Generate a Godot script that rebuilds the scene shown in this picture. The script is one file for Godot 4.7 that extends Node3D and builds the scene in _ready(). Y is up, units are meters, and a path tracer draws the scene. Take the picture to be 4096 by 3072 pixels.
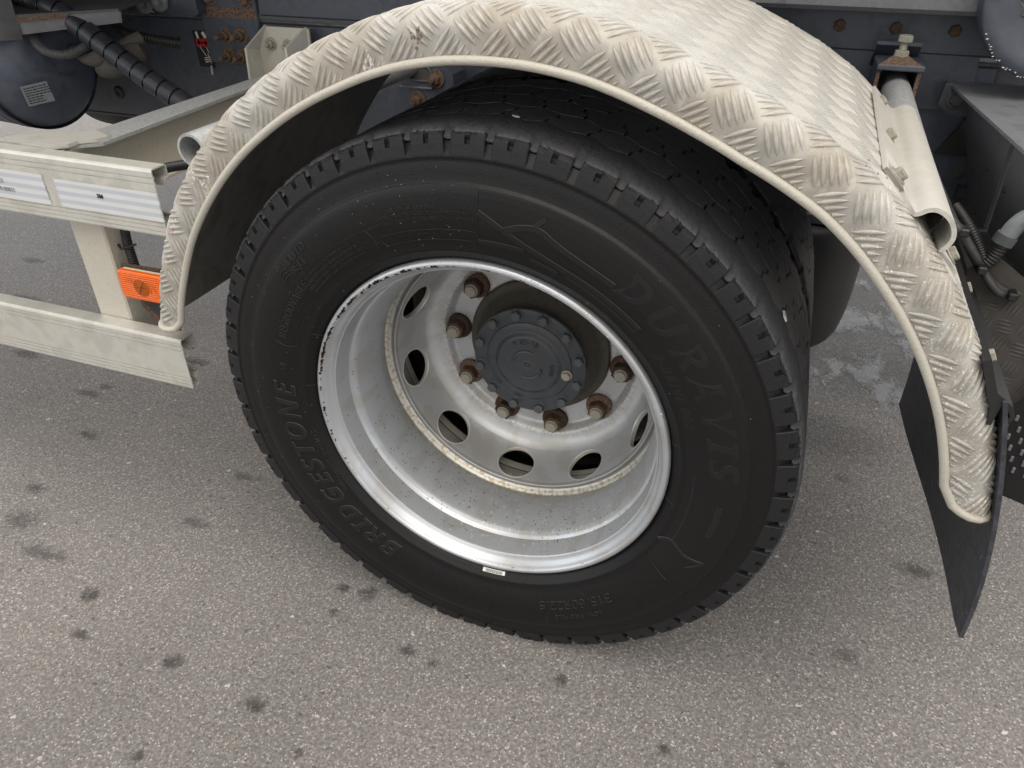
extends Node3D
# A truck's rear dual wheel under a chequer-plate mudguard, seen from beside it. Axle along z, truck along x, outward is +z.

const AXLE := Vector3(0, 0.463, 0)
const FC := Vector2(0.047, 0.415)          # centre that the mudguard bends round
var rng := RandomNumberGenerator.new()
var truck: Node3D
var M := {}
var bold: SystemFont
var plainf: SystemFont

# ------------------------------------------------------------------ helpers
func numbered_add(parent: Node, n: Node, called: String) -> void:
	n.name = called
	if parent.has_node(NodePath(called)):
		var i := 1
		while parent.has_node(NodePath("%s_%03d" % [called, i])):
			i += 1
		n.name = "%s_%03d" % [called, i]
	parent.add_child(n, true)

var counts := {}
func nm(parent: Node, n: Node, called: String) -> void:
	# quick numbering for long runs of alike pieces
	var key := str(parent.get_instance_id()) + called
	var k: int = counts.get(key, 0)
	counts[key] = k + 1
	n.name = called if k == 0 else "%s_%03d" % [called, k]
	parent.add_child(n, true)

func piece(parent: Node, called: String, mesh: Mesh, mats, t := Transform3D(), label := "") -> MeshInstance3D:
	var o := MeshInstance3D.new()
	o.mesh = mesh
	if mats is Array:
		for i in mats.size():
			o.set_surface_override_material(i, mats[i])
	elif mats != null:
		o.material_override = mats
	o.transform = t
	if label != "":
		o.set_meta("label", label)
	nm(parent, o, called)
	return o

func node(parent: Node, called: String, at := Vector3.ZERO, label := "") -> Node3D:
	var o := Node3D.new()
	o.position = at
	if label != "":
		o.set_meta("label", label)
	nm(parent, o, called)
	return o

func begin(smooth := true) -> SurfaceTool:
	var st := SurfaceTool.new()
	st.begin(Mesh.PRIMITIVE_TRIANGLES)
	st.set_smooth_group(0 if smooth else -1)
	return st

func done(st: SurfaceTool, into: ArrayMesh = null) -> ArrayMesh:
	st.generate_normals()
	if into == null:
		return st.commit()
	return st.commit(into)

func tri(st: SurfaceTool, a: Vector3, b: Vector3, c: Vector3) -> void:
	st.add_vertex(a); st.add_vertex(b); st.add_vertex(c)

func quad(st: SurfaceTool, a: Vector3, b: Vector3, c: Vector3, d: Vector3) -> void:
	tri(st, a, b, c); tri(st, a, c, d)

func grid(st: SurfaceTool, rows: Array, uv := []) -> void:
	for i in rows.size() - 1:
		var a: PackedVector3Array = rows[i]
		var b: PackedVector3Array = rows[i + 1]
		for j in a.size() - 1:
			if uv.is_empty():
				tri(st, a[j], b[j], b[j + 1]); tri(st, a[j], b[j + 1], a[j + 1])
			else:
				var ua: PackedVector2Array = uv[i]
				var ub: PackedVector2Array = uv[i + 1]
				st.set_uv(ua[j]); st.add_vertex(a[j])
				st.set_uv(ub[j]); st.add_vertex(b[j])
				st.set_uv(ub[j + 1]); st.add_vertex(b[j + 1])
				st.set_uv(ua[j]); st.add_vertex(a[j])
				st.set_uv(ub[j + 1]); st.add_vertex(b[j + 1])
				st.set_uv(ua[j + 1]); st.add_vertex(a[j + 1])

# profile of (radius, z), turned round z
func lathe(st: SurfaceTool, prof: Array, n := 96, a0 := 0.0, a1 := TAU) -> void:
	var len := 0.0
	var rows := []
	var uv := []
	var lens := []
	for i in prof.size():
		var p: Vector2 = prof[i]
		if i: len += p.distance_to(prof[i - 1])
		lens.append(len)
		var row := PackedVector3Array()
		var ru := PackedVector2Array()
		for k in n + 1:
			var a := lerpf(a0, a1, float(k) / n)
			row.append(Vector3(p.x * cos(a), p.x * sin(a), p.y))
			ru.append(Vector2(float(k) / n, len))
		rows.append(row); uv.append(ru)
	for i in uv.size():
		var q: PackedVector2Array = uv[i]
		for k in q.size(): q[k] = Vector2(q[k].x, lens[i] / maxf(len, 1e-6))
		uv[i] = q
	grid(st, rows, uv)

func lathe_mesh(prof: Array, n := 96, smooth := true) -> ArrayMesh:
	var st := begin(smooth)
	lathe(st, prof, n)
	return done(st)

# rounds the corners of a profile a little so that smooth shading keeps its edges
func crisp(prof: Array, r := 0.0012) -> Array:
	var out := [prof[0]]
	for i in range(1, prof.size() - 1):
		var p: Vector2 = prof[i]
		var d0: Vector2 = prof[i - 1] - p
		var d1: Vector2 = prof[i + 1] - p
		out.append(p + d0.normalized() * minf(r, d0.length() * 0.35))
		out.append(p + d1.normalized() * minf(r, d1.length() * 0.35))
	out.append(prof[-1])
	return out

# a smooth curve through the points of a profile
func curved(prof: Array, per := 5) -> Array:
	var out := []
	for i in prof.size() - 1:
		var p0: Vector2 = prof[maxi(i - 1, 0)]
		var p1: Vector2 = prof[i]
		var p2: Vector2 = prof[i + 1]
		var p3: Vector2 = prof[mini(i + 2, prof.size() - 1)]
		for k in per:
			out.append(p1.cubic_interpolate(p2, p0, p3, float(k) / per))
	out.append(prof[-1])
	return out

func curved3(path: Array, per := 6) -> Array:
	var out := []
	for i in path.size() - 1:
		var p0: Vector3 = path[maxi(i - 1, 0)]
		var p3: Vector3 = path[mini(i + 2, path.size() - 1)]
		for k in per:
			out.append((path[i] as Vector3).cubic_interpolate(path[i + 1], p0, p3, float(k) / per))
	out.append(path[-1])
	return out

func tube(st: SurfaceTool, path: Array, radii, n := 12, caps := true) -> void:
	var rows := []
	var side := Vector3.ZERO
	for i in path.size():
		var d: Vector3 = (path[mini(i + 1, path.size() - 1)] - path[maxi(i - 1, 0)]).normalized()
		if side == Vector3.ZERO:
			side = d.cross(Vector3.UP if absf(d.y) < 0.9 else Vector3.RIGHT).normalized()
		side = (side - d * side.dot(d)).normalized()
		var up := d.cross(side)
		var r: float = radii[i] if radii is Array else radii
		var row := PackedVector3Array()
		for k in n + 1:
			var a := TAU * k / n
			row.append(path[i] + (side * cos(a) + up * sin(a)) * r)
		rows.append(row)
	grid(st, rows)
	if caps:
		for e in [0, rows.size() - 1]:
			for k in n:
				tri(st, path[e], rows[e][k], rows[e][k + 1])

func tube_mesh(path: Array, radii, n := 12, caps := true) -> ArrayMesh:
	var st := begin()
	tube(st, path, radii, n, caps)
	return done(st)

# a box from lo to hi with chamfered edges, flat shaded
func cbox(st: SurfaceTool, lo: Vector3, hi: Vector3, b := 0.002, t := Transform3D()) -> void:
	var c := (lo + hi) / 2
	var h := (hi - lo) / 2
	b = minf(b, minf(h.x, minf(h.y, h.z)) * 0.6)
	var P := func(sx, sy, sz, ax):   # corner, pulled in along the two axes other than ax
		var v := Vector3(sx * (h.x - (0.0 if ax == 0 else b)), sy * (h.y - (0.0 if ax == 1 else b)), sz * (h.z - (0.0 if ax == 2 else b)))
		return t * (c + v)
	for s in [-1, 1]:
		quad(st, P.call(s, -1, -1, 0), P.call(s, 1, -1, 0), P.call(s, 1, 1, 0), P.call(s, -1, 1, 0))
		quad(st, P.call(-1, s, -1, 1), P.call(1, s, -1, 1), P.call(1, s, 1, 1), P.call(-1, s, 1, 1))
		quad(st, P.call(-1, -1, s, 2), P.call(1, -1, s, 2), P.call(1, 1, s, 2), P.call(-1, 1, s, 2))
		for u in [-1, 1]:
			quad(st, P.call(s, u, -1, 0), P.call(s, u, 1, 0), P.call(s, u, 1, 1), P.call(s, u, -1, 1))
			quad(st, P.call(s, -1, u, 0), P.call(s, 1, u, 0), P.call(s, 1, u, 2), P.call(s, -1, u, 2))
			quad(st, P.call(-1, s, u, 1), P.call(1, s, u, 1), P.call(1, s, u, 2), P.call(-1, s, u, 2))
			for w in [-1, 1]:
				tri(st, P.call(s, u, w, 0), P.call(s, u, w, 1), P.call(s, u, w, 2))

func box_mesh(lo: Vector3, hi: Vector3, b := 0.002) -> ArrayMesh:
	var st := begin(false)
	cbox(st, lo, hi, b)
	return done(st)

# a plate: polygon of 3-D points (flat), given a thickness along n
func plate(st: SurfaceTool, pts: Array, n: Vector3) -> void:
	var c := Vector3.ZERO
	for p in pts: c += p
	c /= pts.size()
	var u: Vector3 = (pts[1] - pts[0]).normalized()
	var w := n.normalized()
	var v := w.cross(u)
	var flat := PackedVector2Array()
	for p in pts: flat.append(Vector2((p - c).dot(u), (p - c).dot(v)))
	var idx := Geometry2D.triangulate_polygon(flat)
	for k in range(0, idx.size(), 3):
		tri(st, pts[idx[k]], pts[idx[k + 1]], pts[idx[k + 2]])
		tri(st, pts[idx[k]] + n, pts[idx[k + 1]] + n, pts[idx[k + 2]] + n)
	for k in pts.size():
		var q: Vector3 = pts[(k + 1) % pts.size()]
		quad(st, pts[k], q, q + n, pts[k] + n)

func plate_mesh(pts: Array, n: Vector3) -> ArrayMesh:
	var st := begin(false)
	plate(st, pts, n)
	return done(st)

# thin-walled profile in (z, y), pushed along x from x0 to x1
func rolled(path: Array, th: float, x0: float, x1: float) -> ArrayMesh:
	var st := begin(false)
	var inner := []
	for i in path.size():
		var d: Vector2 = (path[mini(i + 1, path.size() - 1)] - path[maxi(i - 1, 0)]).normalized()
		inner.append(path[i] + Vector2(d.y, -d.x) * th)
	var V := func(p: Vector2, x: float): return Vector3(x, p.y, p.x)
	for i in path.size() - 1:
		quad(st, V.call(path[i], x0), V.call(path[i], x1), V.call(path[i + 1], x1), V.call(path[i + 1], x0))
		quad(st, V.call(inner[i], x0), V.call(inner[i], x1), V.call(inner[i + 1], x1), V.call(inner[i + 1], x0))
		for x in [x0, x1]:
			quad(st, V.call(path[i], x), V.call(path[i + 1], x), V.call(inner[i + 1], x), V.call(inner[i], x))
	for e in [0, path.size() - 1]:
		quad(st, V.call(path[e], x0), V.call(path[e], x1), V.call(inner[e], x1), V.call(inner[e], x0))
	return done(st)

func hexagon(st: SurfaceTool, rad: float, z0: float, z1: float, ch := 0.0015, turn := 0.0) -> void:
	var ring := func(r: float, z: float, k: int): return Vector3(r * cos(turn + k * PI / 3), r * sin(turn + k * PI / 3), z)
	for k in 6:
		quad(st, ring.call(rad, z0, k), ring.call(rad, z0, k + 1), ring.call(rad, z1 - ch, k + 1), ring.call(rad, z1 - ch, k))
		quad(st, ring.call(rad, z1 - ch, k), ring.call(rad, z1 - ch, k + 1), ring.call(rad - ch * 1.4, z1, k + 1), ring.call(rad - ch * 1.4, z1, k))
		tri(st, Vector3(0, 0, z1), ring.call(rad - ch * 1.4, z1, k), ring.call(rad - ch * 1.4, z1, k + 1))

func bolt_mesh(rad: float, h: float, washer := 0.0, stud := 0.0) -> ArrayMesh:
	var st := begin(false)
	var z := 0.0
	if washer > 0.0:
		z = h * 0.22
		lathe(st, [Vector2(washer, 0), Vector2(washer, z * 0.7), Vector2(washer - z * 0.3, z), Vector2(0.001, z)], 20)
	hexagon(st, rad, z, z + h, h * 0.14, 0.3)
	if stud > 0.0:
		lathe(st, [Vector2(rad * 0.55, z + h), Vector2(rad * 0.55, z + h + stud * 0.85), Vector2(rad * 0.45, z + h + stud), Vector2(0.0005, z + h + stud)], 12)
	return done(st)

func toward(at: Vector3, dir: Vector3, roll := 0.0) -> Transform3D:
	var z := dir.normalized()
	var x := (Vector3.UP if absf(z.y) < 0.9 else Vector3.RIGHT).cross(z).normalized()
	return Transform3D(Basis(x, z.cross(x), z).rotated(z, roll), at)

# ------------------------------------------------------------------ materials
func mat(c: Color, rough := 0.6, metal := 0.0, tex: Texture2D = null, scale := 1.0, bump: Texture2D = null, bump_s := 0.5, bump_scale := 0.0) -> StandardMaterial3D:
	var m := StandardMaterial3D.new()
	m.albedo_color = c
	m.roughness = rough
	m.metallic = metal
	if tex or bump:
		m.uv1_triplanar = true
		m.uv1_world_triplanar = true
		m.uv1_scale = Vector3.ONE * scale
	if tex: m.albedo_texture = tex
	if bump:
		m.normal_enabled = true
		m.normal_texture = bump
		m.normal_scale = bump_s
	return m

func noise(sd: int, freq: float, oct := 4, type := FastNoiseLite.TYPE_SIMPLEX_SMOOTH) -> FastNoiseLite:
	var n := FastNoiseLite.new()
	n.seed = sd
	n.frequency = freq
	n.fractal_octaves = oct
	n.noise_type = type
	return n

func ntex(sd: int, freq: float, cols: Array, offs: Array, size := 512, oct := 5) -> NoiseTexture2D:
	var t := NoiseTexture2D.new()
	t.width = size; t.height = size
	t.seamless = true
	t.noise = noise(sd, freq, oct)
	var g := Gradient.new()
	g.colors = PackedColorArray(cols)
	g.offsets = PackedFloat32Array(offs)
	t.color_ramp = g
	return t

func nbump(sd: int, freq: float, strength := 4.0, size := 512, oct := 4) -> NoiseTexture2D:
	var t := NoiseTexture2D.new()
	t.width = size; t.height = size
	t.seamless = true
	t.noise = noise(sd, freq, oct)
	t.as_normal_map = true
	t.bump_strength = strength
	return t

func grey(v: float) -> Color: return Color(v, v, v)

func materials() -> void:
	var fine := nbump(3, 0.09, 5.0)
	var coarse := nbump(4, 0.02, 6.0)
	# soft, low-contrast films of dust, road dirt and oxide
	var dust := ntex(11, 0.012, [Color(0.86, 0.86, 0.86), Color(1, 1, 1), Color(0.93, 0.93, 0.925), Color(1.0, 0.99, 0.98)], [0.2, 0.45, 0.6, 0.85], 512, 6)
	var grime := ntex(12, 0.016, [Color(0.80, 0.77, 0.72), Color(0.97, 0.96, 0.94), Color(1, 1, 1), Color(0.93, 0.91, 0.88)], [0.15, 0.4, 0.6, 0.85], 512, 7)
	var speck := ntex(14, 0.10, [Color(0.90, 0.885, 0.86), Color(0.98, 0.975, 0.965), Color(1, 1, 1), Color(0.95, 0.94, 0.92)], [0.12, 0.34, 0.6, 0.85], 512, 5)
	var rust := ntex(13, 0.03, [Color(0.24, 0.19, 0.16), Color(0.34, 0.27, 0.22), Color(0.43, 0.35, 0.29), Color(0.33, 0.27, 0.23)], [0.2, 0.45, 0.6, 0.8])
	var nutrust := ntex(19, 0.03, [Color(0.20, 0.155, 0.125), Color(0.29, 0.215, 0.165), Color(0.37, 0.27, 0.20), Color(0.26, 0.20, 0.16)], [0.2, 0.45, 0.6, 0.8])
	M.rubber = mat(Color(0.072, 0.072, 0.077), 0.46, 0.0, dust, 6.0, fine, 0.2)
	M.rubber_cut = mat(Color(0.118, 0.121, 0.130), 0.55, 0.0, dust, 9.0, fine, 0.4)
	M.rubber_worn = mat(Color(0.250, 0.256, 0.275), 0.75, 0.0, grime, 9.0, coarse, 0.8)
	M.rubber_tread = mat(Color(0.350, 0.355, 0.372), 0.55, 0.0, grime, 9.0, coarse, 0.5)
	M.rubber_dull = mat(Color(0.062, 0.062, 0.066), 0.62)
	M.rubber_letter = mat(Color(0.105, 0.105, 0.11), 0.40)
	M.rubber_edge_lit = mat(Color(0.235, 0.235, 0.24), 0.6)  # letter walls: dust and the light edges catch, put into the colour
	M.rubber_mark = mat(Color(0.105, 0.105, 0.11), 0.42)
	M.black = mat(Color(0.125, 0.125, 0.13), 0.5, 0.0, dust, 4.0)
	M.liner = mat(Color(0.50, 0.495, 0.485), 0.5, 0.2, grime, 1.5, coarse, 0.15)
	M.soot = mat(Color(0.30, 0.29, 0.28), 0.85, 0.0, grime, 3.0)
	M.frame = mat(Color(0.265, 0.286, 0.330), 0.45, 0.0, dust, 2.2, coarse, 0.10)
	M.tank = mat(Color(0.340, 0.370, 0.435), 0.42, 0.0, grime, 2.0, coarse, 0.08)
	M.cable = mat(Color(0.225, 0.225, 0.23), 0.55, 0.0, grime, 6.0)
	M.frame_dusty = mat(Color(0.315, 0.32, 0.335), 0.6, 0.0, grime, 3.0, coarse, 0.12)
	M.frame_pale = mat(Color(0.43, 0.44, 0.46), 0.5, 0.0, dust, 3.0, coarse, 0.10)
	M.hub = mat(Color(0.225, 0.240, 0.258), 0.40, 0.0, dust, 7.0, fine, 0.1)
	M.hub_bolt = mat(Color(0.285, 0.30, 0.32), 0.45, 0.0, grime, 20.0, fine, 0.2)
	M.hub_dirty = mat(Color(0.29, 0.275, 0.245), 0.7, 0.0, grime, 8.0, fine, 0.5)
	M.rust = mat(Color(1.0, 0.98, 0.95), 0.8, 0.0, nutrust, 8.0, fine, 0.6)
	M.rust_dark = mat(Color(0.72, 0.70, 0.70), 0.75, 0.0, nutrust, 11.0, coarse, 0.7)
	M.rust_pale = mat(Color(1.08, 1.08, 1.08), 0.85, 0.0, rust, 8.0, fine, 0.5)
	M.stud = mat(Color(0.60, 0.585, 0.54), 0.65, 0.2, speck, 12.0, fine, 0.6)
	for k in ['rubber', 'rubber_cut', 'rubber_letter', 'rubber_mark', 'rubber_dull']:
		M[k].metallic_specular = 0.38
	M.bolt = mat(Color(0.62, 0.615, 0.58), 0.5, 0.35, grime, 12.0, fine, 0.3)
	M.zinc = mat(Color(0.68, 0.69, 0.69), 0.45, 0.35, ntex(15, 0.03, [Color(0.86, 0.87, 0.9), Color(1, 1, 1), Color(0.94, 0.94, 0.94)], [0.25, 0.5, 0.75]), 5.0, fine, 0.12)
	M.zinc_dusty = mat(Color(0.735, 0.728, 0.70), 0.55, 0.25, ntex(16, 0.02, [Color(0.96, 0.965, 0.97), Color(1, 1, 1), Color(0.98, 0.975, 0.965)], [0.25, 0.5, 0.75], 512, 6), 2.0, fine, 0.12)
	M.alu = mat(Color(0.80, 0.798, 0.775), 0.38, 0.45, ntex(17, 0.012, [Color(0.94, 0.94, 0.93), Color(1, 1, 1), Color(0.98, 0.975, 0.96)], [0.25, 0.5, 0.75], 512, 6), 2.0, fine, 0.06)
	M.alu_dirty = mat(Color(0.735, 0.722, 0.68), 0.6, 0.15, speck, 3.0, fine, 0.12)
	M.alu_cut = mat(Color(0.60, 0.59, 0.56), 0.5, 0.3, grime, 10.0, coarse, 0.4)
	M.bead = mat(Color(0.69, 0.68, 0.645), 0.5, 0.08, speck, 4.0, fine, 0.2)
	M.white = mat(Color(0.80, 0.80, 0.78), 0.6)
	M.cream = mat(Color(0.80, 0.77, 0.69), 0.5)
	M.ink = mat(Color(0.07, 0.07, 0.08), 0.6)
	M.red = mat(Color(0.68, 0.10, 0.11), 0.5)
	M.green = mat(Color(0.22, 0.45, 0.38), 0.5)
	M.hose = mat(Color(0.185, 0.195, 0.225), 0.36, 0.0, dust, 5.0, fine, 0.15)
	M.plastic_grey = mat(Color(0.52, 0.55, 0.57), 0.45, 0.0, dust, 6.0)

# ------------------------------------------------------------------ the ground
func asphalt_image(size: int) -> Image:
	var im := Image.create(size, size, false, Image.FORMAT_RGBA8)
	var base := noise(31, 0.11, 4).get_seamless_image(size, size)
	var data := base.get_data()
	var out := PackedByteArray()
	out.resize(size * size * 4)
	for i in size * size:
		var v := data[i]
		var k := 84 + v * 50 / 255
		out[i * 4] = k + 3; out[i * 4 + 1] = k; out[i * 4 + 2] = k - 1; out[i * 4 + 3] = 255
	im = Image.create_from_data(size, size, false, Image.FORMAT_RGBA8, out)
	# stones: little ragged stamps, pasted many times
	var stamps := []
	for s in 150:
		var rad := rng.randf_range(0.7, 1.9) if s < 120 else rng.randf_range(1.9, 4.2)
		var d := int(ceil(rad * 2.6)) + 2
		var st := Image.create(d, d, false, Image.FORMAT_RGBA8)
		var t := rng.randf()
		var c := Color(0.455, 0.445, 0.435).lerp(Color(0.69, 0.68, 0.665), rng.randf())
		if t < 0.08: c = Color(0.74, 0.725, 0.705)
		elif t < 0.36: c = Color(0.325, 0.31, 0.305)
		elif t < 0.39: c = Color(0.66, 0.54, 0.50)
		elif t < 0.44: c = Color(0.60, 0.55, 0.48)
		var ph := rng.randf() * TAU
		var el := rng.randf_range(0.55, 1.0)
		var turn := rng.randf() * PI
		for y in d:
			for x in d:
				var q := (Vector2(x, y) - Vector2.ONE * (d - 1) * 0.5).rotated(turn)
				q.y /= el
				var a := q.angle()
				var edge := rad * (1.0 + 0.22 * sin(a * 2 + ph) + 0.16 * sin(a * 3 - ph * 2))
				var al := clampf(edge - q.length() + 0.5, 0, 1)
				st.set_pixel(x, y, Color(c.r, c.g, c.b, al * 0.88))
		stamps.append(st)
	for k in 190000:
		var st: Image = stamps[120 + rng.randi() % 30 if k % 110 == 0 else rng.randi() % 120]
		var at := Vector2i(rng.randi() % size, rng.randi() % size)
		var w := st.get_width()
		im.blend_rect(st, Rect2i(0, 0, w, w), at)
		if at.x + w > size: im.blend_rect(st, Rect2i(0, 0, w, w), at - Vector2i(size, 0))
		if at.y + w > size: im.blend_rect(st, Rect2i(0, 0, w, w), at - Vector2i(0, size))
	return im

func stain_image(size: int, lo: Vector2, span: float) -> Image:
	var cloud := noise(41, 0.004, 4).get_image(size, size)
	var cd := cloud.get_data()
	var out := PackedByteArray()
	out.resize(size * size * 3)
	for i in size * size:
		var v := 232 + (cd[i] - 128) / 7
		out[i * 3] = v; out[i * 3 + 1] = v; out[i * 3 + 2] = v
	var im := Image.create_from_data(size, size, false, Image.FORMAT_RGB8, out)
	var rough := noise(42, 0.09, 3)
	# dark oily and damp marks: x, z, half-length x, half-length z, darkness
	var marks := [[-0.96, 0.155, 0.075, 0.018, 0.36], [-0.781, 0.209, 0.022, 0.018, 0.55], [-0.723, 0.291, 0.024, 0.010, 0.5], [-0.515, 0.28, 0.019, 0.014, 0.55], [-0.319, 0.301, 0.016, 0.015, 0.6], [-0.446, 0.445, 0.013, 0.012, 0.5], [-0.308, 0.02, 0.012, 0.012, 0.55], [-0.256, 0.015, 0.02, 0.018, 0.5], [-0.118, 0.111, 0.016, 0.012, 0.45], [0.168, 0.072, 0.012, 0.012, 0.5], [0.793, -0.429, 0.045, 0.022, 0.45], [-1.093, 0.094, 0.05, 0.03, 0.35], [-1.156, 0.004, 0.03, 0.016, 0.45], [-2.02, -0.734, 0.08, 0.02, 0.4], [-2.26, -0.98, 0.06, 0.02, 0.4], [-1.182, -0.592, 0.06, 0.02, 0.5], [-0.063, 0.119, 0.009, 0.007, 0.5], [0.365, 0.138, 0.01, 0.008, 0.6], [0.652, -0.157, 0.03, 0.018, 0.25], [-0.298, 0.081, 0.009, 0.008, 0.5], [-0.72, -0.03, 0.05, 0.012, 0.35], [-0.71, -0.2, 0.04, 0.012, 0.35], [-1.5, -0.7, 0.07, 0.02, 0.4], [-1.7, -0.45, 0.06, 0.02, 0.4], [-1.35, -0.35, 0.05, 0.015, 0.4], [-1.9, -0.55, 0.07, 0.02, 0.35], [-1.2, -0.2, 0.04, 0.015, 0.4], [0.8, -1.2, 0.3, 0.22, 0.26], [0.62, -0.85, 0.2, 0.12, 0.2], [-0.62, -0.5, 0.05, 0.02, 0.4], [-0.2, 0.35, 0.012, 0.01, 0.4], [0.1, 0.4, 0.01, 0.008, 0.3], [0.55, 0.1, 0.012, 0.01, 0.3]]
	for k in 8:
		marks.append([rng.randf_range(-3.2, 1.2), rng.randf_range(-2.0, 0.5), rng.randf_range(0.008, 0.03), rng.randf_range(0.006, 0.016), rng.randf_range(0.15, 0.4)])
	for m in marks:
		var c := (Vector2(m[0], m[1]) - lo) / span * size
		var rx: float = m[2] / span * size
		var ry: float = m[3] / span * size
		for y in range(int(c.y - ry * 1.6 - 3), int(c.y + ry * 1.6 + 4)):
			for x in range(int(c.x - rx * 1.6 - 3), int(c.x + rx * 1.6 + 4)):
				if x < 0 or y < 0 or x >= size or y >= size: continue
				var q := Vector2((x - c.x) / (rx + 0.8), (y - c.y) / (ry + 0.8))
				var e := q.length() + rough.get_noise_2d(x * 2.0, y * 2.0) * 0.5
				var f := clampf((1.0 - e) * 1.5, 0, 1) * float(m[4]) * 0.85 * (0.85 + 0.3 * rough.get_noise_2d(x * 9.0 + 50.0, y * 9.0))
				if f > 0.0:
					im.set_pixel(x, y, im.get_pixel(x, y) * (1.0 - f))
	return im

func ground() -> void:
	var im := asphalt_image(2048)
	var hi: Image = im.duplicate()
	hi.resize(1024, 1024, Image.INTERPOLATE_LANCZOS)
	hi.convert(Image.FORMAT_RGBA8)
	hi.bump_map_to_normal_map(1.6)
	var tex := ImageTexture.create_from_image(im)
	var nrm := ImageTexture.create_from_image(hi)
	var lo := Vector2(-5.0, -5.5)
	var span := 8.0
	var make := func(detail: bool):
		var m := StandardMaterial3D.new()
		m.albedo_texture = tex
		m.albedo_color = Color(1.06, 1.06, 1.055)
		m.roughness = 0.82
		m.normal_enabled = true
		m.normal_texture = nrm
		m.normal_scale = 0.7
		if detail:
			m.detail_enabled = true
			m.detail_blend_mode = BaseMaterial3D.BLEND_MODE_MUL
			m.detail_uv_layer = BaseMaterial3D.DETAIL_UV_2
			m.detail_albedo = ImageTexture.create_from_image(stain_image(2048, lo, span))
			m.detail_mask = ImageTexture.create_from_image(white())
		return m
	var sheet := func(x0: float, z0: float, x1: float, z1: float, y: float):
		var st := begin()
		var cs := [Vector2(x0, z0), Vector2(x1, z0), Vector2(x1, z1), Vector2(x0, z0), Vector2(x1, z1), Vector2(x0, z1)]
		for c in cs:
			st.set_uv(c.rotated(0.35) / 2.0)
			st.set_uv2((c - lo) / span)
			st.set_normal(Vector3.UP)
			st.set_tangent(Plane(1, 0, 0, 1))
			st.add_vertex(Vector3(c.x, y, c.y))
		return st.commit()
	var near := piece(self, "asphalt", sheet.call(lo.x, lo.y, lo.x + span, lo.y + span, 0.0), make.call(true))
	near.set_meta("kind", "structure")
	near.set_meta("label", "worn grey asphalt with pale stone chips and dark oil spots")
	var far := piece(self, "ground", sheet.call(-150.0, -150.0, 150.0, 150.0, -0.006), make.call(false))
	far.set_meta("kind", "structure")
	far.set_meta("label", "grey asphalt yard stretching away beyond the truck")
	# a broken film of water behind the wheel
	var pn := noise(51, 0.008, 5).get_image(512, 512).get_data()
	var pf := noise(53, 0.16, 3).get_image(512, 512).get_data()
	var pd := PackedByteArray()
	pd.resize(512 * 512 * 4)
	for y in 512:
		for x in 512:
			var i := y * 512 + x
			var e := 1.0 - Vector2((x - 256) / 245.0, (y - 256) / 245.0).length()
			var f := clampf((pn[i] / 255.0 - 0.50) * 4.0 + (pf[i] / 255.0 - 0.5) * 0.8 + minf(e * 1.5, 0.4) - 0.22, 0, 1)
			pd[i * 4] = 92; pd[i * 4 + 1] = 89; pd[i * 4 + 2] = 88; pd[i * 4 + 3] = int(125 * f)
	var wm := StandardMaterial3D.new()
	wm.albedo_texture = ImageTexture.create_from_image(Image.create_from_data(512, 512, false, Image.FORMAT_RGBA8, pd))
	wm.transparency = BaseMaterial3D.TRANSPARENCY_ALPHA
	wm.roughness = 0.07
	wm.normal_enabled = true
	wm.normal_texture = nbump(52, 0.05, 3.0, 256)
	wm.normal_scale = 0.25
	var wst := begin()
	for c in [[0, 0], [1, 0], [1, 1], [0, 0], [1, 1], [0, 1]]:
		wst.set_uv(Vector2(c[0], c[1]))
		wst.set_normal(Vector3.UP)
		wst.set_tangent(Plane(1, 0, 0, 1))
		wst.add_vertex(Vector3(0.55 + 0.5 * c[0], 0.004, -1.9 + 0.95 * c[1]))
	var p := piece(self, "water", wst.commit(), wm)
	p.set_meta("kind", "structure")
	p.set_meta("label", "shiny broken puddle on the asphalt behind the wheel")

func white() -> Image:
	var im := Image.create(4, 4, false, Image.FORMAT_RGB8)
	im.fill(Color.WHITE)
	return im

# ------------------------------------------------------------------ the wheel
const TN := 51                                      # tread pitches round the tyre
var side_prof := [Vector2(0.2975, -0.006), Vector2(0.3005, 0.004), Vector2(0.306, 0.0105), Vector2(0.3140, 0.0150), Vector2(0.3155, 0.0172), Vector2(0.318, 0.0168), Vector2(0.330, 0.0215), Vector2(0.345, 0.0262), Vector2(0.362, 0.0295), Vector2(0.380, 0.0305), Vector2(0.398, 0.0294), Vector2(0.4085, 0.0276), Vector2(0.4102, 0.0266), Vector2(0.4116, 0.0226), Vector2(0.4130, 0.0220), Vector2(0.424, 0.0216), Vector2(0.436, 0.0192), Vector2(0.4410, 0.0180), Vector2(0.4422, 0.0192), Vector2(0.4450, 0.0178), Vector2(0.4500, 0.0142), Vector2(0.457, 0.0098), Vector2(0.464, 0.0042), Vector2(0.4700, -0.005)]

func side_z(r: float) -> float:
	for i in range(1, side_prof.size()):
		if r <= side_prof[i].x:
			var a: Vector2 = side_prof[i - 1]
			var b: Vector2 = side_prof[i]
			return lerpf(a.y, b.y, clampf((r - a.x) / maxf(b.x - a.x, 1e-5), 0, 1))
	return -0.01

func zig(s: float) -> float:                        # +1 at s = 0, -1 half a pitch away
	var f := fposmod(s, 1.0)
	return 1.0 - 4.0 * f if f < 0.5 else 4.0 * f - 3.0

func crown(z: float) -> float:
	var q := (z + 0.145) / 0.145
	return 0.4795 - 0.0022 * q * q

func on_tread(s: float, z: float, h := 0.0) -> Vector3:   # s in pitches
	var a := s * TAU / TN
	var r := crown(z) + h
	return Vector3(r * cos(a), r * sin(a), z)

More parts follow.
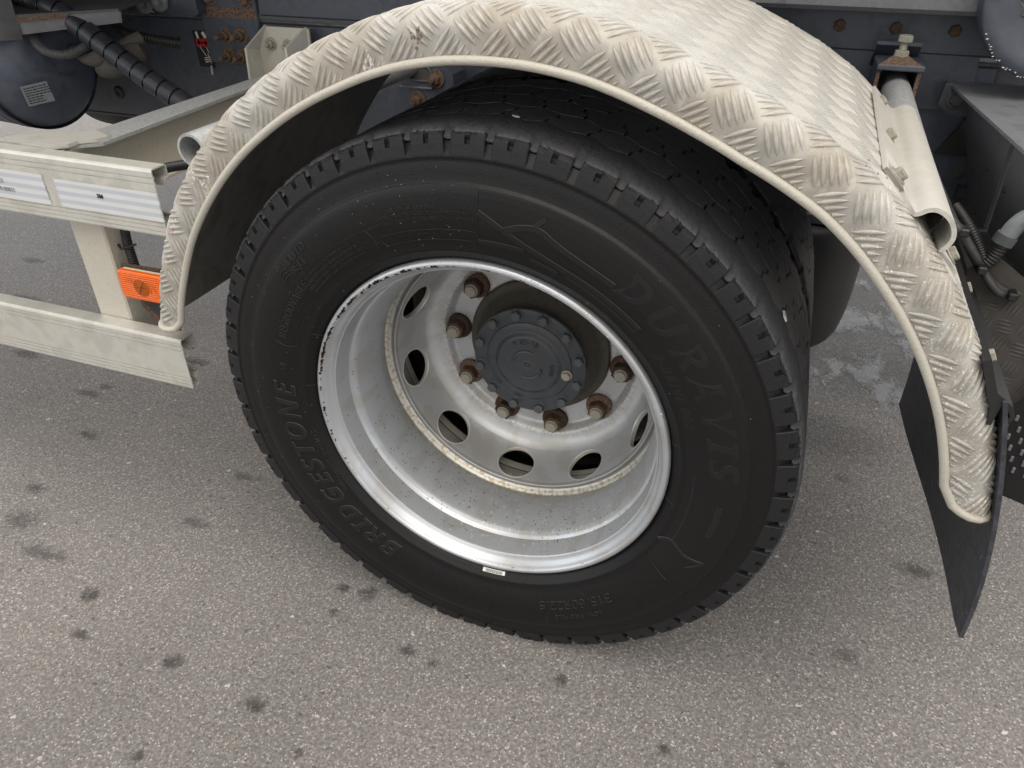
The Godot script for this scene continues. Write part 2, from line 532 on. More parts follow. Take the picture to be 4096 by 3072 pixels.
func shoulder_block(variant: int) -> ArrayMesh:
	var st := begin(false)
	var prof := [Vector2(0.4425, 0.0186), Vector2(0.4455, 0.0186), Vector2(0.4590, 0.0162), Vector2(0.4592, 0.0161), Vector2(0.4660, 0.0142), Vector2(0.4700, 0.0128), Vector2(0.4722, 0.0108), Vector2(0.4735, 0.0080)]
	var half := deg_to_rad(2.86)
	var cols := [-1.0, -0.94, -0.55, -0.17, -0.16, 0.16, 0.17, 0.55, 0.94, 1.0]
	var r := RandomNumberGenerator.new()
	r.seed = 70 + variant
	var rows := []
	for i in prof.size():
		var row := PackedVector3Array()
		for j in cols.size():
			var p: Vector2 = prof[i]
			var a: float = cols[j] * half
			if i >= 1 and i <= 2: a *= 1.02
			if j >= 4 and j <= 5 and i >= 3 and i <= 4:
				p -= Vector2(0.0030, 0.0045)
			if j == 0 or j == cols.size() - 1: p -= Vector2(0.0012, 0.0008)
			if i >= 5: p += Vector2(r.randf_range(-0.0012, 0.0006), r.randf_range(-0.0015, 0.0008))
			row.append(Vector3(p.x * cos(a), p.x * sin(a), p.y))
		rows.append(row)
	st.set_smooth_group(-1)
	grid(st, rows)
	for j in [0, cols.size() - 1]:                  # end walls down to the casing
		for i in prof.size() - 1:
			var a: Vector3 = rows[i][j]
			var b: Vector3 = rows[i + 1][j]
			var ang: float = cols[j] * half
			var inn := func(p: Vector2):
				var q := p - Vector2(0.006, 0.009)
				return Vector3(q.x * cos(ang), q.x * sin(ang), q.y)
			quad(st, a, b, inn.call(prof[i + 1]), inn.call(prof[i]))
	return done(st)

func tread_cell(row: int, variant: int) -> ArrayMesh:
	var st := begin()
	var z1 := -0.0605 - 0.058 * row
	var z0 := z1 - 0.0540
	var gap := 0.034
	var r := RandomNumberGenerator.new()
	r.seed = 170 + variant + row * 10
	var pts := []
	var cols := 6
	var js := [0.0, 0.38, 0.5, 0.62, 1.0]
	for j in js.size():
		var k := -0.075 if j < 2 else (0.0 if j == 2 else 0.075)
		var line := PackedVector3Array()
		for i in cols + 1:
			var s := lerpf(-0.5 + gap, 0.5 - gap, float(i) / cols)
			var zt := z1 + 0.006 * zig(s)
			var zb := z0 - 0.006 * zig(s)
			line.append(on_tread(s + k * (1.0 if row % 2 == 0 else -1.0), lerpf(zb, zt, js[j]), r.randf_range(-0.0006, 0.0002)))
		pts.append(line)
	grid(st, pts)
	st.set_smooth_group(-1)
	var n := pts.size()
	var down := func(p: Vector3):
		var q := Vector2(p.x, p.y)
		q *= (q.length() - 0.008) / q.length()
		return Vector3(q.x, q.y, p.z)
	for i in cols:
		for e in [0, n - 1]:
			quad(st, pts[e][i], pts[e][i + 1], down.call(pts[e][i + 1]), down.call(pts[e][i]))
	for j in n - 1:
		for e in [0, cols]:
			quad(st, pts[j][e], pts[j + 1][e], down.call(pts[j + 1][e]), down.call(pts[j][e]))
	return done(st)

func rib(z_out: float, z_in: float, flip: float, shift: float, lug_at := 97.8, worn := true) -> ArrayMesh:
	# the solid rib at the edge of the tread: rolls over into the sidewall, zigzag towards the middle
	var st := begin()
	var rows := []
	var n := TN * 20
	var nz := noise(301, 0.9, 3)
	var side := 1.0 if flip < 0 else -1.0
	var roll := [Vector2(0.4640, 0.0040), Vector2(0.4700, 0.0092), Vector2(0.4728, 0.0098), Vector2(0.4752, 0.0062), Vector2(0.4770, 0.0005), Vector2(0.4779, -0.0080)]
	var mid := -0.1465
	for f in 12:
		var row := PackedVector3Array()
		for k in n + 1:
			var s := float(k % n) / 20.0
			var j := nz.get_noise_2d(k % n * 0.7, f * 2.3) * (0.0011 if worn else 0.0003)
			if f < 6:
				var q: Vector2 = roll[f]
				var a := s * TAU / TN
				var z := q.y if side > 0 else 2.0 * mid - q.y
				var d := absf(fposmod(s - lug_at / 360.0 * TN, 1.0) - 0.5)      # 0 in the middle of a gap between blocks
				var r: float = q.x + j - [0.0, 0.008, 0.009, 0.008, 0.0065, 0.0030][f] * clampf((0.125 - d) / 0.035, 0.0, 1.0)
				row.append(Vector3(r * cos(a), r * sin(a), z + j))
			else:
				var g := (f - 6) / 5.0
				var z1 := z_in - flip * 0.006 * zig(s + shift)
				row.append(on_tread(s, lerpf(z_out, z1, g), j))
		rows.append(row)
	var last := PackedVector3Array()
	for k in n + 1:
		var q: Vector3 = rows[-1][k]
		var p2 := Vector2(q.x, q.y)
		p2 *= 0.470 / p2.length()
		last.append(Vector3(p2.x, p2.y, q.z))
	grid(st, rows)
	st.set_smooth_group(1)
	grid(st, [rows[-1], last])
	return done(st)

func casing(mirror_inside: bool) -> ArrayMesh:
	var prof := side_prof.duplicate()
	prof.append_array([Vector2(0.470, -0.03), Vector2(0.4712, -0.145), Vector2(0.470, -0.255), Vector2(0.464, -0.285), Vector2(0.445, -0.306), Vector2(0.41, -0.316), Vector2(0.37, -0.32), Vector2(0.33, -0.312), Vector2(0.30, -0.29), Vector2(0.285, -0.25)])
	return lathe_mesh(prof, 256)

# lettering bent round the wheel, read clockwise, tops outward; 'mid' in degrees
var edge_st: SurfaceTool
func ring_text(st: SurfaceTool, text: String, mid: float, r: float, h: float, font: Font, stretch := 1.0, slant := 0.0, raise := 0.0014, spread := 0.0) -> void:
	var px := 64
	var unit := h / (px * 0.73)
	var total := 0.0
	var adv := []
	for ch in text:
		var w := font.get_string_size(ch, HORIZONTAL_ALIGNMENT_LEFT, -1, px).x * unit * stretch + spread
		adv.append(w)
		total += w
	var x := -total / 2
	for i in text.length():
		var ch := text[i]
		if ch != " ":
			var tm := TextMesh.new()
			tm.text = ch
			tm.font = font
			tm.font_size = px
			tm.pixel_size = unit
			tm.depth = raise * 2.0
			tm.curve_step = 2.0
			tm.horizontal_alignment = HORIZONTAL_ALIGNMENT_CENTER
			tm.vertical_alignment = VERTICAL_ALIGNMENT_CENTER
			var arr := tm.get_mesh_arrays()
			if arr.size() and arr[Mesh.ARRAY_VERTEX] != null:
				var vs: PackedVector3Array = arr[Mesh.ARRAY_VERTEX]
				var idx = arr[Mesh.ARRAY_INDEX]
				var ids: PackedInt32Array = idx if idx != null else PackedInt32Array(range(vs.size()))
				var cx: float = x + adv[i] / 2
				for k in range(0, ids.size(), 3):
					var zs := [vs[ids[k]].z, vs[ids[k + 1]].z, vs[ids[k + 2]].z]
					if maxf(zs[0], maxf(zs[1], zs[2])) < 0.0: continue        # the hidden back of the letter
					var wall: bool = minf(zs[0], minf(zs[1], zs[2])) < 0.0
					for m in 3:
						var v := vs[ids[k + m]]
						var rr := r + v.y
						var a := deg_to_rad(mid) - (cx + v.x * stretch + v.y * slant) / r
						(edge_st if wall and edge_st else st).add_vertex(Vector3(rr * cos(a), rr * sin(a), side_z(rr) + (raise if v.z > 0 else -0.001)))
		x += adv[i]

func arc_strip(st: SurfaceTool, pts: Array, w: float, raise: float, n := 10) -> void:
	# pts: (degrees, radius); a raised strip on the sidewall that follows them
	var dense := curved(pts, n)
	var rows := [PackedVector3Array(), PackedVector3Array(), PackedVector3Array(), PackedVector3Array()]
	for i in dense.size():
		var p: Vector2 = dense[i]
		var d: Vector2 = dense[mini(i + 1, dense.size() - 1)] - dense[maxi(i - 1, 0)]
		d = Vector2(deg_to_rad(d.x) * p.y, d.y).normalized()
		var nrm := Vector2(-d.y, d.x)
		var k := 0
		for o in [[-0.5, -0.001], [-0.42, raise], [0.42, raise], [0.5, -0.001]]:
			var r: float = p.y + nrm.y * o[0] * w
			var a: float = deg_to_rad(p.x) + nrm.x * o[0] * w / p.y
			rows[k].append(Vector3(r * cos(a), r * sin(a), side_z(r) + o[1]))
			k += 1
	if edge_st:
		grid(edge_st, [rows[0], rows[1]]); grid(edge_st, [rows[2], rows[3]])
		grid(st, [rows[1], rows[2]])
	else:
		grid(st, rows)

func sidewall_band(st: SurfaceTool, d0: float, d1: float, r0: float, r1: float, raise: float) -> void:
	var n := int(absf(d1 - d0) * 5)
	var rows := []
	for f in [0.0, 0.0001, 0.15, 0.3, 0.45, 0.6, 0.75, 0.9, 0.9999, 1.0]:
		var row := PackedVector3Array()
		for k in n + 1:
			var a := deg_to_rad(lerpf(d0, d1, float(k) / n))
			var r := lerpf(r0, r1, f)
			# fine radial ridges
			var z: float = side_z(r) + (-0.001 if f == 0.0 or f == 1.0 or k == 0 or k == n else raise)
			row.append(Vector3(r * cos(a), r * sin(a), z))
		rows.append(row)
	grid(st, rows)

func rim_image() -> Image:
	var w := 2048
	var h := 256
	var a := noise(61, 0.012, 5).get_image(w, h).get_data()
	var b := noise(62, 0.06, 4).get_image(w, h).get_data()
	var c := noise(63, 0.16, 3).get_image(w, h).get_data()
	var out := PackedByteArray()
	out.resize(w * h * 3)
	for y in h:
		var v := float(y) / h
		for x in w:
			var i := y * w + x
			var an := float(x) / w * 360.0
			var n1 := a[i] / 255.0
			var n2 := b[i] / 255.0
			var n3 := c[i] / 255.0
			var col := Color(0.705, 0.718, 0.738)
			col = col.lerp(Color(0.63, 0.625, 0.60), clampf((n1 - 0.5) * 2.0, 0, 0.35))
			# dusty tide mark near the well
			if v > 0.68:
				col = col.lerp(Color(0.56, 0.535, 0.49), clampf((v - 0.72 + (n2 - 0.5) * 0.14) * 7.0, 0, 0.6))
			# chipped inner edge of the flange lip
			var up := clampf(sin(deg_to_rad(an - 50.0)), 0, 1)
			var e := absf(v - 0.172 + 0.012 * up)
			var chip := -0.009 + 0.0125 * up + (n2 - 0.5) * 0.026 + (n3 - 0.5) * 0.016
			if e < chip: col = Color(0.13, 0.10, 0.085)
			elif v < 0.05 and n2 + n3 > 1.18: col = Color(0.2, 0.16, 0.13)
			# stone chips, many at the lower right
			var low := clampf(1.0 - absf(an - 295.0) / 60.0, 0, 1) * 0.15
			if v > 0.24 and n3 > 0.97 - low * 0.9: col = Color(0.16, 0.17, 0.18)
			if low > 0.04 and v > 0.25 and n2 > 0.78: col = col.lerp(Color(0.87, 0.85, 0.78), 0.6)
			out[i * 3] = int(col.r * 255); out[i * 3 + 1] = int(col.g * 255); out[i * 3 + 2] = int(col.b * 255)
	var im := Image.create_from_data(w, h, false, Image.FORMAT_RGB8, out)
	for k in 420:                                   # nicks
		var ang := rng.randf_range(200, 330) if k % 3 else rng.randf_range(120, 360)
		var x := int(ang / 360.0 * w)
		var y := int(rng.randf_range(0.3, 0.85) * h)
		var n := rng.randi_range(1, 4)
		for q in n:
			var xx := posmod(x + (q if k % 2 else 0), w)
			var yy := clampi(y + (0 if k % 2 else q), 0, h - 1)
			im.set_pixel(xx, yy, Color(0.14, 0.15, 0.16))
	return im

func disc_image() -> Image:
	var w := 2048
	var h := 256
	var a := noise(65, 0.012, 5).get_image(w, h).get_data()
	var b := noise(66, 0.07, 4).get_image(w, h).get_data()
	var out := PackedByteArray()
	out.resize(w * h * 3)
	for y in h:
		var v := float(y) / h
		for x in w:
			var i := y * w + x
			var n1 := a[i] / 255.0
			var n2 := b[i] / 255.0
			var an := float(x) / w * 360.0
			var col := Color(0.715, 0.725, 0.735)
			col = col.lerp(Color(0.62, 0.60, 0.55), clampf((n1 - 0.45) * 1.6, 0, 0.3))
			# scaly pale ring where the paint lifts at the bend, rusty bleed by the nuts
			if v > 0.60 and v < 0.76:
				var band := clampf(1.0 - absf(v - 0.69) / 0.07, 0, 1)
				if n2 > 0.60: col = col.lerp(Color(0.76, 0.75, 0.73), 0.6 * band)
				elif n2 < 0.38: col = col.lerp(Color(0.55, 0.51, 0.45), 0.4 * band)
			if v > 0.74:
				var k := absf(fposmod(an - 139.1 + 18.0, 36.0) - 18.0)
				var f := clampf(1.2 - k / 9.0 - absf(v - 0.86) * 5.0 + (n2 - 0.5) * 1.6, 0, 1)
				col = col.lerp(Color(0.42, 0.31, 0.22), f * 0.55)
			# worn welded edge
			if v < 0.075:
				col = Color(0.76, 0.755, 0.73) if n2 > 0.40 else Color(0.66, 0.62, 0.54)
			elif v < 0.17:
				col = col.lerp(Color(0.50, 0.50, 0.49), 0.5)
			
			out[i * 3] = int(col.r * 255); out[i * 3 + 1] = int(col.g * 255); out[i * 3 + 2] = int(col.b * 255)
	return Image.create_from_data(w, h, false, Image.FORMAT_RGB8, out)

func wheel() -> void:
	var w := node(truck, "rear_wheel", AXLE, "outer rear wheel with silver deep-dish rim and black tyre")
	piece(w, "tyre", casing(false), M.rubber)
	var lug := [shoulder_block(0), shoulder_block(1), shoulder_block(2)]
	for k in TN:
		piece(w, "tread_block", lug[(k * 7) % 3], M.rubber_cut, Transform3D(Basis(Vector3.BACK, deg_to_rad(97.8) + k * TAU / TN), Vector3.ZERO))
	for row in 3:
		var cells := [tread_cell(row, 0), tread_cell(row, 1)]
		for k in TN:
			piece(w, "tread_block", cells[(k * 5) % 2], M.rubber_tread, Transform3D(Basis(Vector3.BACK, (k + 0.5 * (row % 2)) * TAU / TN), Vector3.ZERO))
	piece(w, "shoulder_rib", rib(-0.0185, -0.0580, -1.0, 0.0), M.rubber_worn)
	piece(w, "shoulder_rib", rib(-0.2750, -0.2370, 1.0, 0.0), M.rubber_tread)
	# moulded writing and the ribbed panel of the sidewall
	var st := begin(false)
	sidewall_band(st, 88.2, -29.0, 0.3225, 0.4070, 0.0010)
	piece(w, "ribbed_panel", done(st), M.rubber_dull)
	st = begin(false)
	edge_st = begin(false)
	ring_text(st, "BRIDGESTONE", -152.0, 0.3495, 0.036, bold, 1.16, 0.22, 0.0020, 0.0022)
	ring_text(st, "DURAVIS", 31.0, 0.3745, 0.041, bold, 1.28, 0.25, 0.0015, 0.007)
	ring_text(st, "R-DRIVE 002", 29.0, 0.3345, 0.013, bold, 1.1, 0.3, 0.0012, 0.0012)
	ring_text(st, "315/60R22.5", -60.2, 0.3545, 0.017, plainf, 1.12, 0.2, 0.0013)
	ring_text(st, "LOW PROFILE", -61.0, 0.3800, 0.0085, plainf, 1.2, 0.2, 0.001, 0.001)
	ring_text(st, "REGROOVABLE", 149.5, 0.3560, 0.0135, bold, 0.95, 0.1, 0.0013, 0.0002)
	ring_text(st, "WAVED", 136.0, 0.3945, 0.0125, bold, 1.0, 0.25, 0.0013)
	ring_text(st, "BELT", 137.0, 0.3800, 0.0125, bold, 1.0, 0.25, 0.0013)
	ring_text(st, "GRIND LIGHTLY HERE", 100.8, 0.3455, 0.0055, plainf, 1.1, 0.0, 0.001, 0.0003)
	ring_text(st, "M+S", -166.0, 0.3205, 0.0085, plainf, 1.1, 0.0, 0.001, 0.001)
	ring_text(st, "TUBELESS   RADIAL", -157.0, 0.3195, 0.0052, plainf, 1.2, 0.0, 0.0009, 0.0006)
	ring_text(st, "ONLY SPECIALLY TRAINED PERSONS SHOULD MOUNT TIRES", 102.0, 0.3655, 0.0045, plainf, 1.0, 0.0, 0.0009)
	ring_text(st, "NEVER MOUNT ON A DAMAGED OR UNAPPROVED RIM", 102.5, 0.3735, 0.0045, plainf, 1.1, 0.0, 0.0009)
	ring_text(st, "SAFETY WARNING", 103.0, 0.3815, 0.0050, plainf, 1.2, 0.0, 0.0009, 0.0008)
	ring_text(st, "TREAD 4 STEEL  SIDEWALL 1 STEEL", 130.0, 0.3590, 0.0048, plainf, 1.1, 0.0, 0.0009)
	ring_text(st, "STANDARD FOR USE IN NORTH AMERICA", 130.0, 0.3515, 0.0048, plainf, 1.0, 0.0, 0.0009)
	ring_text(st, "MAX LOAD SINGLE 7390 LBS AT 120 PSI COLD", 129.5, 0.3440, 0.0046, plainf, 1.0, 0.0, 0.0009)
	ring_text(st, "MAX LOAD DUAL 6780 LBS AT 120 PSI COLD", 129.5, 0.3370, 0.0046, plainf, 1.0, 0.0, 0.0009)
	ring_text(st, "E4", 169.0, 0.3500, 0.010, plainf, 1.0, 0.0, 0.001)
	ring_text(st, "002280", -147.0, 0.3230, 0.0055, plainf, 1.0, 0.0, 0.0009)
	var letters := done(st)
	done(edge_st, letters)
	edge_st = null
	piece(w, "lettering", letters, [M.rubber_letter, M.rubber_edge_lit])
	st = begin(false)
	edge_st = begin(false)
	# the swooping emblem at the head of the panel, the frames round small print, mould lines
	arc_strip(st, [Vector2(88.2, 0.3795), Vector2(85.4, 0.3698), Vector2(81.1, 0.3562), Vector2(76.8, 0.3470), Vector2(71.1, 0.3400), Vector2(64.6, 0.3372), Vector2(55.8, 0.3372), Vector2(46.5, 0.3385)], 0.0085, 0.0020)
	arc_strip(st, [Vector2(82.6, 0.3600), Vector2(79.6, 0.3705), Vector2(76.6, 0.3765), Vector2(74.4, 0.3755), Vector2(72.1, 0.3698), Vector2(68.1, 0.3640), Vector2(62.9, 0.3612), Vector2(57.2, 0.3618)], 0.0095, 0.0020)
	arc_strip(st, [Vector2(76.5, 0.3770), Vector2(75.6, 0.3870), Vector2(74.6, 0.3955)], 0.0070, 0.0018)
	arc_strip(st, [Vector2(88.2, 0.3360), Vector2(83.0, 0.3380), Vector2(77.5, 0.3400)], 0.0075, 0.0018)
	arc_strip(st, [Vector2(76.0, 0.3300), Vector2(68.8, 0.3280)], 0.0055, 0.0016)
	arc_strip(st, [Vector2(67.0, 0.3300), Vector2(60.7, 0.3290), Vector2(53.2, 0.3288), Vector2(46.3, 0.3300)], 0.0050, 0.0016)
	arc_strip(st, [Vector2(88.2, 0.4065), Vector2(60, 0.4065), Vector2(30, 0.4065), Vector2(0, 0.4065), Vector2(-28, 0.4065)], 0.0010, 0.0012, 20)
	arc_strip(st, [Vector2(88.3, 0.3215), Vector2(88.3, 0.36), Vector2(88.3, 0.407)], 0.0010, 0.0012)
	arc_strip(st, [Vector2(5, 0.335), Vector2(-8, 0.336), Vector2(-19, 0.336)], 0.0040, 0.0014)
	arc_strip(st, [Vector2(-2, 0.377), Vector2(-12, 0.377)], 0.010, 0.0016)
	arc_strip(st, [Vector2(-21.4, 0.319), Vector2(-19.0, 0.334), Vector2(-20.6, 0.362), Vector2(-20.1, 0.394)], 0.006, 0.0018)
	arc_strip(st, [Vector2(-20.3, 0.394), Vector2(-23.7, 0.377)], 0.004, 0.0016)
	arc_strip(st, [Vector2(-27, 0.318), Vector2(-29.4, 0.34), Vector2(-30.6, 0.372)], 0.0012, 0.0010)
	for fr in [[112.2, 89.2, 0.334, 0.3495], [161.0, 115.5, 0.3315, 0.3655]]:
		arc_strip(st, [Vector2(fr[0], fr[2]), Vector2(fr[1], fr[2])], 0.0011, 0.0009, 24)
		arc_strip(st, [Vector2(fr[0], fr[3]), Vector2(fr[1], fr[3])], 0.0011, 0.0009, 24)
		for q in [0, 1]:
			arc_strip(st, [Vector2(fr[q], fr[2]), Vector2(fr[q] + (0.8 if q == 0 else -0.8), (fr[2] + fr[3]) / 2), Vector2(fr[q], fr[3])], 0.0011, 0.0009)
	for k in 3:
		arc_strip(st, [Vector2(143.5 - k * 0.1, 0.380 + k * 0.0055), Vector2(141.8, 0.3825 + k * 0.0055), Vector2(140.2, 0.380 + k * 0.0055), Vector2(138.8, 0.3825 + k * 0.0055)], 0.0024, 0.0012)
	for d in [88.4, 42, 12, -8, 128, 155, 175, -140, -118, -100, -75, -50]:
		arc_strip(st, [Vector2(d, 0.300), Vector2(d - 0.2, 0.315)], 0.0009, 0.0008)
	for d in [105, 150, -170, 60, 20, -30, -90, -135]:
		var a := deg_to_rad(d + 3.0)
		tube(st, [Vector3(0.43 * cos(a), 0.43 * sin(a), 0.0195), Vector3(0.433 * cos(a), 0.433 * sin(a), 0.0245)], [0.0007, 0.0004], 6)
	var marks := done(st)
	done(edge_st, marks)
	edge_st = null
	piece(w, "moulded_mark", marks, [M.rubber_mark, M.rubber_edge_lit])
	# wear pins: short rubber hairs
	# rim
	var rimp := [Vector2(0.288, -0.030), Vector2(0.2945, -0.014), Vector2(0.2975, -0.004), Vector2(0.2980, 0.004), Vector2(0.2965, 0.0090), Vector2(0.2930, 0.0115), Vector2(0.2895, 0.0112), Vector2(0.2872, 0.0090), Vector2(0.2845, 0.0030), Vector2(0.2800, -0.0035), Vector2(0.2775, -0.0095), Vector2(0.2768, -0.0112), Vector2(0.2752, -0.0122), Vector2(0.2746, -0.0140), Vector2(0.2728, -0.0300), Vector2(0.2712, -0.0470), Vector2(0.2706, -0.0495), Vector2(0.2675, -0.0530), Vector2(0.2650, -0.0580), Vector2(0.2620, -0.0660), Vector2(0.2580, -0.0850), Vector2(0.2545, -0.1080), Vector2(0.2530, -0.1260), Vector2(0.2545, -0.1360), Vector2(0.2590, -0.1500), Vector2(0.2640, -0.1640), Vector2(0.2665, -0.1800), Vector2(0.2670, -0.2300)]
	var rm := StandardMaterial3D.new()
	rm.albedo_texture = ImageTexture.create_from_image(rim_image())
	rm.roughness = 0.37
	rm.metallic = 0.58
	piece(w, "rim", lathe_mesh(curved(rimp, 4), 192), rm)
	# disc: face with ten hand holes
	var dp := [Vector2(0.2650, -0.1620), Vector2(0.2642, -0.1668), Vector2(0.2615, -0.1705), Vector2(0.2580, -0.1760), Vector2(0.2530, -0.1772), Vector2(0.2480, -0.1712), Vector2(0.2450, -0.1722), Vector2(0.2425, -0.1800), Vector2(0.2405, -0.1950), Vector2(0.2372, -0.2150), Vector2(0.2315, -0.2360), Vector2(0.2230, -0.2540), Vector2(0.2110, -0.2670), Vector2(0.1990, -0.2725), Vector2(0.1910, -0.2750), Vector2(0.1840, -0.2830), Vector2(0.1790, -0.2885), Vector2(0.1740, -0.2900), Vector2(0.1400, -0.2900), Vector2(0.1385, -0.2910), Vector2(0.1380, -0.3000)]
	var dense := curved(dp, 4)
	var lens := [0.0]
	for i in range(1, dense.size()): lens.append(lens[-1] + dense[i].distance_to(dense[i - 1]))
	var total: float = lens[-1]
	var at_len := func(l: float):
		for i in range(1, dense.size()):
			if l <= lens[i]:
				return dense[i - 1].lerp(dense[i], (l - lens[i - 1]) / maxf(lens[i] - lens[i - 1], 1e-6))
		return dense[-1]
	var mid := 0.0                                   # where the holes are centred
	for i in dense.size():
		if dense[i].y > -0.2186: mid = lens[i]
	var s0 := mid - 0.043
	var s1 := mid + 0.043
	var ds := begin()
	var put := func(a: float, l: float):
		var p: Vector2 = at_len.call(l)
		ds.set_uv(Vector2(fposmod(a, TAU) / TAU, l / total))
		ds.add_vertex(Vector3(p.x * cos(a), p.x * sin(a), p.y))
	var nseg := 144
	for part in [[0.0, s0, 18], [s1, total, 30]]:
		for i in part[2]:
			var l0 := lerpf(part[0], part[1], float(i) / part[2])
			var l1 := lerpf(part[0], part[1], float(i + 1) / part[2])
			for k in nseg:
				var a0 := TAU * k / nseg
				var a1 := TAU * (k + 1) / nseg - (1e-5 if k == nseg - 1 else 0.0)
				put.call(a0, l0); put.call(a0, l1); put.call(a1, l1)
				put.call(a0, l0); put.call(a1, l1); put.call(a1, l0)
	var hr := 0.0362
	var hw := PI / 10
	var lip := begin()
	for hidx in 10:
		var hc := 2.7461 + hidx * TAU / 10
		var dirs := []
		for q in 48:
			dirs.append(TAU * q / 48)
		var edge := func(phi: float, f: float):
			var rad := 0.2365
			var ex := cos(phi)
			var ey := sin(phi)
			var k := minf(hw * rad / maxf(absf(ex), 1e-6), 0.043 / maxf(absf(ey), 1e-6))
			var d := lerpf(hr, k, f)
			return Vector2(hc + d * ex / rad, mid + d * ey)
		var cn := atan2(0.043, hw * 0.2365)
		for cc in [cn, PI - cn, PI + cn, TAU - cn]: dirs.append(cc)
		dirs.sort()
		for q in dirs.size():
			var p0: float = dirs[q]
			var p1: float = dirs[(q + 1) % dirs.size()]
			for ring in 3:
				var a: Vector2 = edge.call(p0, ring / 3.0)
				var b: Vector2 = edge.call(p1, ring / 3.0)
				var c: Vector2 = edge.call(p1, (ring + 1) / 3.0)
				var d: Vector2 = edge.call(p0, (ring + 1) / 3.0)
				put.call(a.x, a.y); put.call(b.x, b.y); put.call(c.x, c.y)
				put.call(a.x, a.y); put.call(c.x, c.y); put.call(d.x, d.y)
			# the edge of the sheet, and a thin raised burr round it
			var ed := func(phi: float, out: float, dz: float):
				var e: Vector2 = edge.call(phi, 0.0)
				var pp: Vector2 = at_len.call(mid + (e.y - mid) * (1.0 + out))
				var aa: float = hc + (e.x - hc) * (1.0 + out)
				return Vector3((pp.x + dz * 0.97) * cos(aa), (pp.x + dz * 0.97) * sin(aa), pp.y - dz * 0.22)
			quad(lip, ed.call(p0, 0.05, -0.0002), ed.call(p1, 0.05, -0.0002), ed.call(p1, 0.0, -0.0012), ed.call(p0, 0.0, -0.0012))
			quad(lip, ed.call(p0, 0.0, -0.0012), ed.call(p1, 0.0, -0.0012), ed.call(p1, -0.02, 0.0), ed.call(p0, -0.02, 0.0))
			quad(lip, ed.call(p0, -0.02, 0.0), ed.call(p1, -0.02, 0.0), ed.call(p1, -0.01, 0.008), ed.call(p0, -0.01, 0.008))
	var dm := StandardMaterial3D.new()
	dm.albedo_texture = ImageTexture.create_from_image(disc_image())
	dm.roughness = 0.42
	dm.metallic = 0.5
	piece(w, "wheel_disc", done(ds), dm)
	piece(w, "hole_edge", done(lip), M.alu)
	# the back of the rim, behind the hand holes
	piece(w, "rim_back", lathe_mesh([Vector2(0.2672, -0.232), Vector2(0.2750, -0.242), Vector2(0.2760, -0.2600), Vector2(0.2860, -0.2700), Vector2(0.2980, -0.2740)], 96), M.alu_dirty)
	# nuts: flange, hexagon, stud
	var nut := ArrayMesh.new()
	var s1t := begin(false)
	lathe(s1t, [Vector2(0.0262, 0.0), Vector2(0.0262, 0.0055), Vector2(0.0240, 0.0085), Vector2(0.0185, 0.0110), Vector2(0.010, 0.0110)], 24)
	done(s1t, nut)
	s1t = begin(false)
	hexagon(s1t, 0.0187, 0.0105, 0.0300, 0.0030)
	done(s1t, nut)
	s1t = begin(false)
	lathe(s1t, [Vector2(0.0130, 0.0292), Vector2(0.0128, 0.0310), Vector2(0.0108, 0.0312), Vector2(0.0108, 0.0322), Vector2(0.0100, 0.0328), Vector2(0.0108, 0.0334), Vector2(0.0108, 0.0360), Vector2(0.0098, 0.0372), Vector2(0.0, 0.0372)], 20)
	done(s1t, nut)
	for k in 10:
		var a := 2.4284 + k * TAU / 10
		piece(w, "wheel_nut", nut, [[M.rust, M.rust_dark, M.rust_pale][k % 3], [M.rust_dark, M.rust, M.rust][(k * 2) % 3], M.stud], Transform3D(Basis(Vector3.BACK, 0.4 + k * 1.9), Vector3(0.1655 * cos(a), 0.1655 * sin(a), -0.290)))
	# hub and the bolted axle-shaft flange
	piece(w, "hub", lathe_mesh(crisp([Vector2(0.137, -0.300), Vector2(0.1380, -0.2830), Vector2(0.1330, -0.2800), Vector2(0.1260, -0.2815), Vector2(0.1210, -0.2760), Vector2(0.1140, -0.2650), Vector2(0.1075, -0.2540), Vector2(0.1045, -0.2420), Vector2(0.1045, -0.2360)], 0.002), 96), M.hub_dirty)
	piece(w, "hub_flange", lathe_mesh(crisp([Vector2(0.100, -0.2375), Vector2(0.1080, -0.2375), Vector2(0.1082, -0.2275), Vector2(0.1065, -0.2255), Vector2(0.0825, -0.2255), Vector2(0.0820, -0.2262), Vector2(0.0812, -0.2238), Vector2(0.0660, -0.2232), Vector2(0.0630, -0.2222), Vector2(0.0585, -0.2180), Vector2(0.0545, -0.2160), Vector2(0.0100, -0.2155), Vector2(0.0085, -0.2162), Vector2(0.0065, -0.2150), Vector2(0.0050, -0.2152), Vector2(0.0035, -0.2190), Vector2(0.0, -0.2195)], 0.0009), 96), M.hub)
	var hb := bolt_mesh(0.0098, 0.0100, 0.0118)
	for k in 12:
		var a := 2.337 - k * TAU / 12
		piece(w, "hub_bolt", hb, M.hub_bolt, Transform3D(Basis(Vector3.BACK, k * 2.3), Vector3(0.0978 * cos(a), 0.0978 * sin(a), -0.2262)))
	var pa := deg_to_rad(-9.0)
	piece(w, "drain_plug", bolt_mesh(0.0085, 0.0070, 0.0108), M.stud, Transform3D(Basis(), Vector3(0.0745 * cos(pa), 0.0745 * sin(pa), -0.2240)))
	st = begin(false)
	hub_text(st, "03-18", 86.0, 0.0475, 0.0105)
	hub_text(st, "5206", -4.0, 0.0475, 0.0085)
	hub_text(st, "A", 122.0, 0.0475, 0.0085)
	var z0 := -0.2160
	for q in 2:
		var path := []
		for k in 15:
			var a := deg_to_rad(lerpf(170, 68, k / 14.0) + 180.0 * q)
			path.append(Vector3(0.0275 * cos(a), 0.0275 * sin(a), z0))
		tube(st, path, 0.0030, 8)
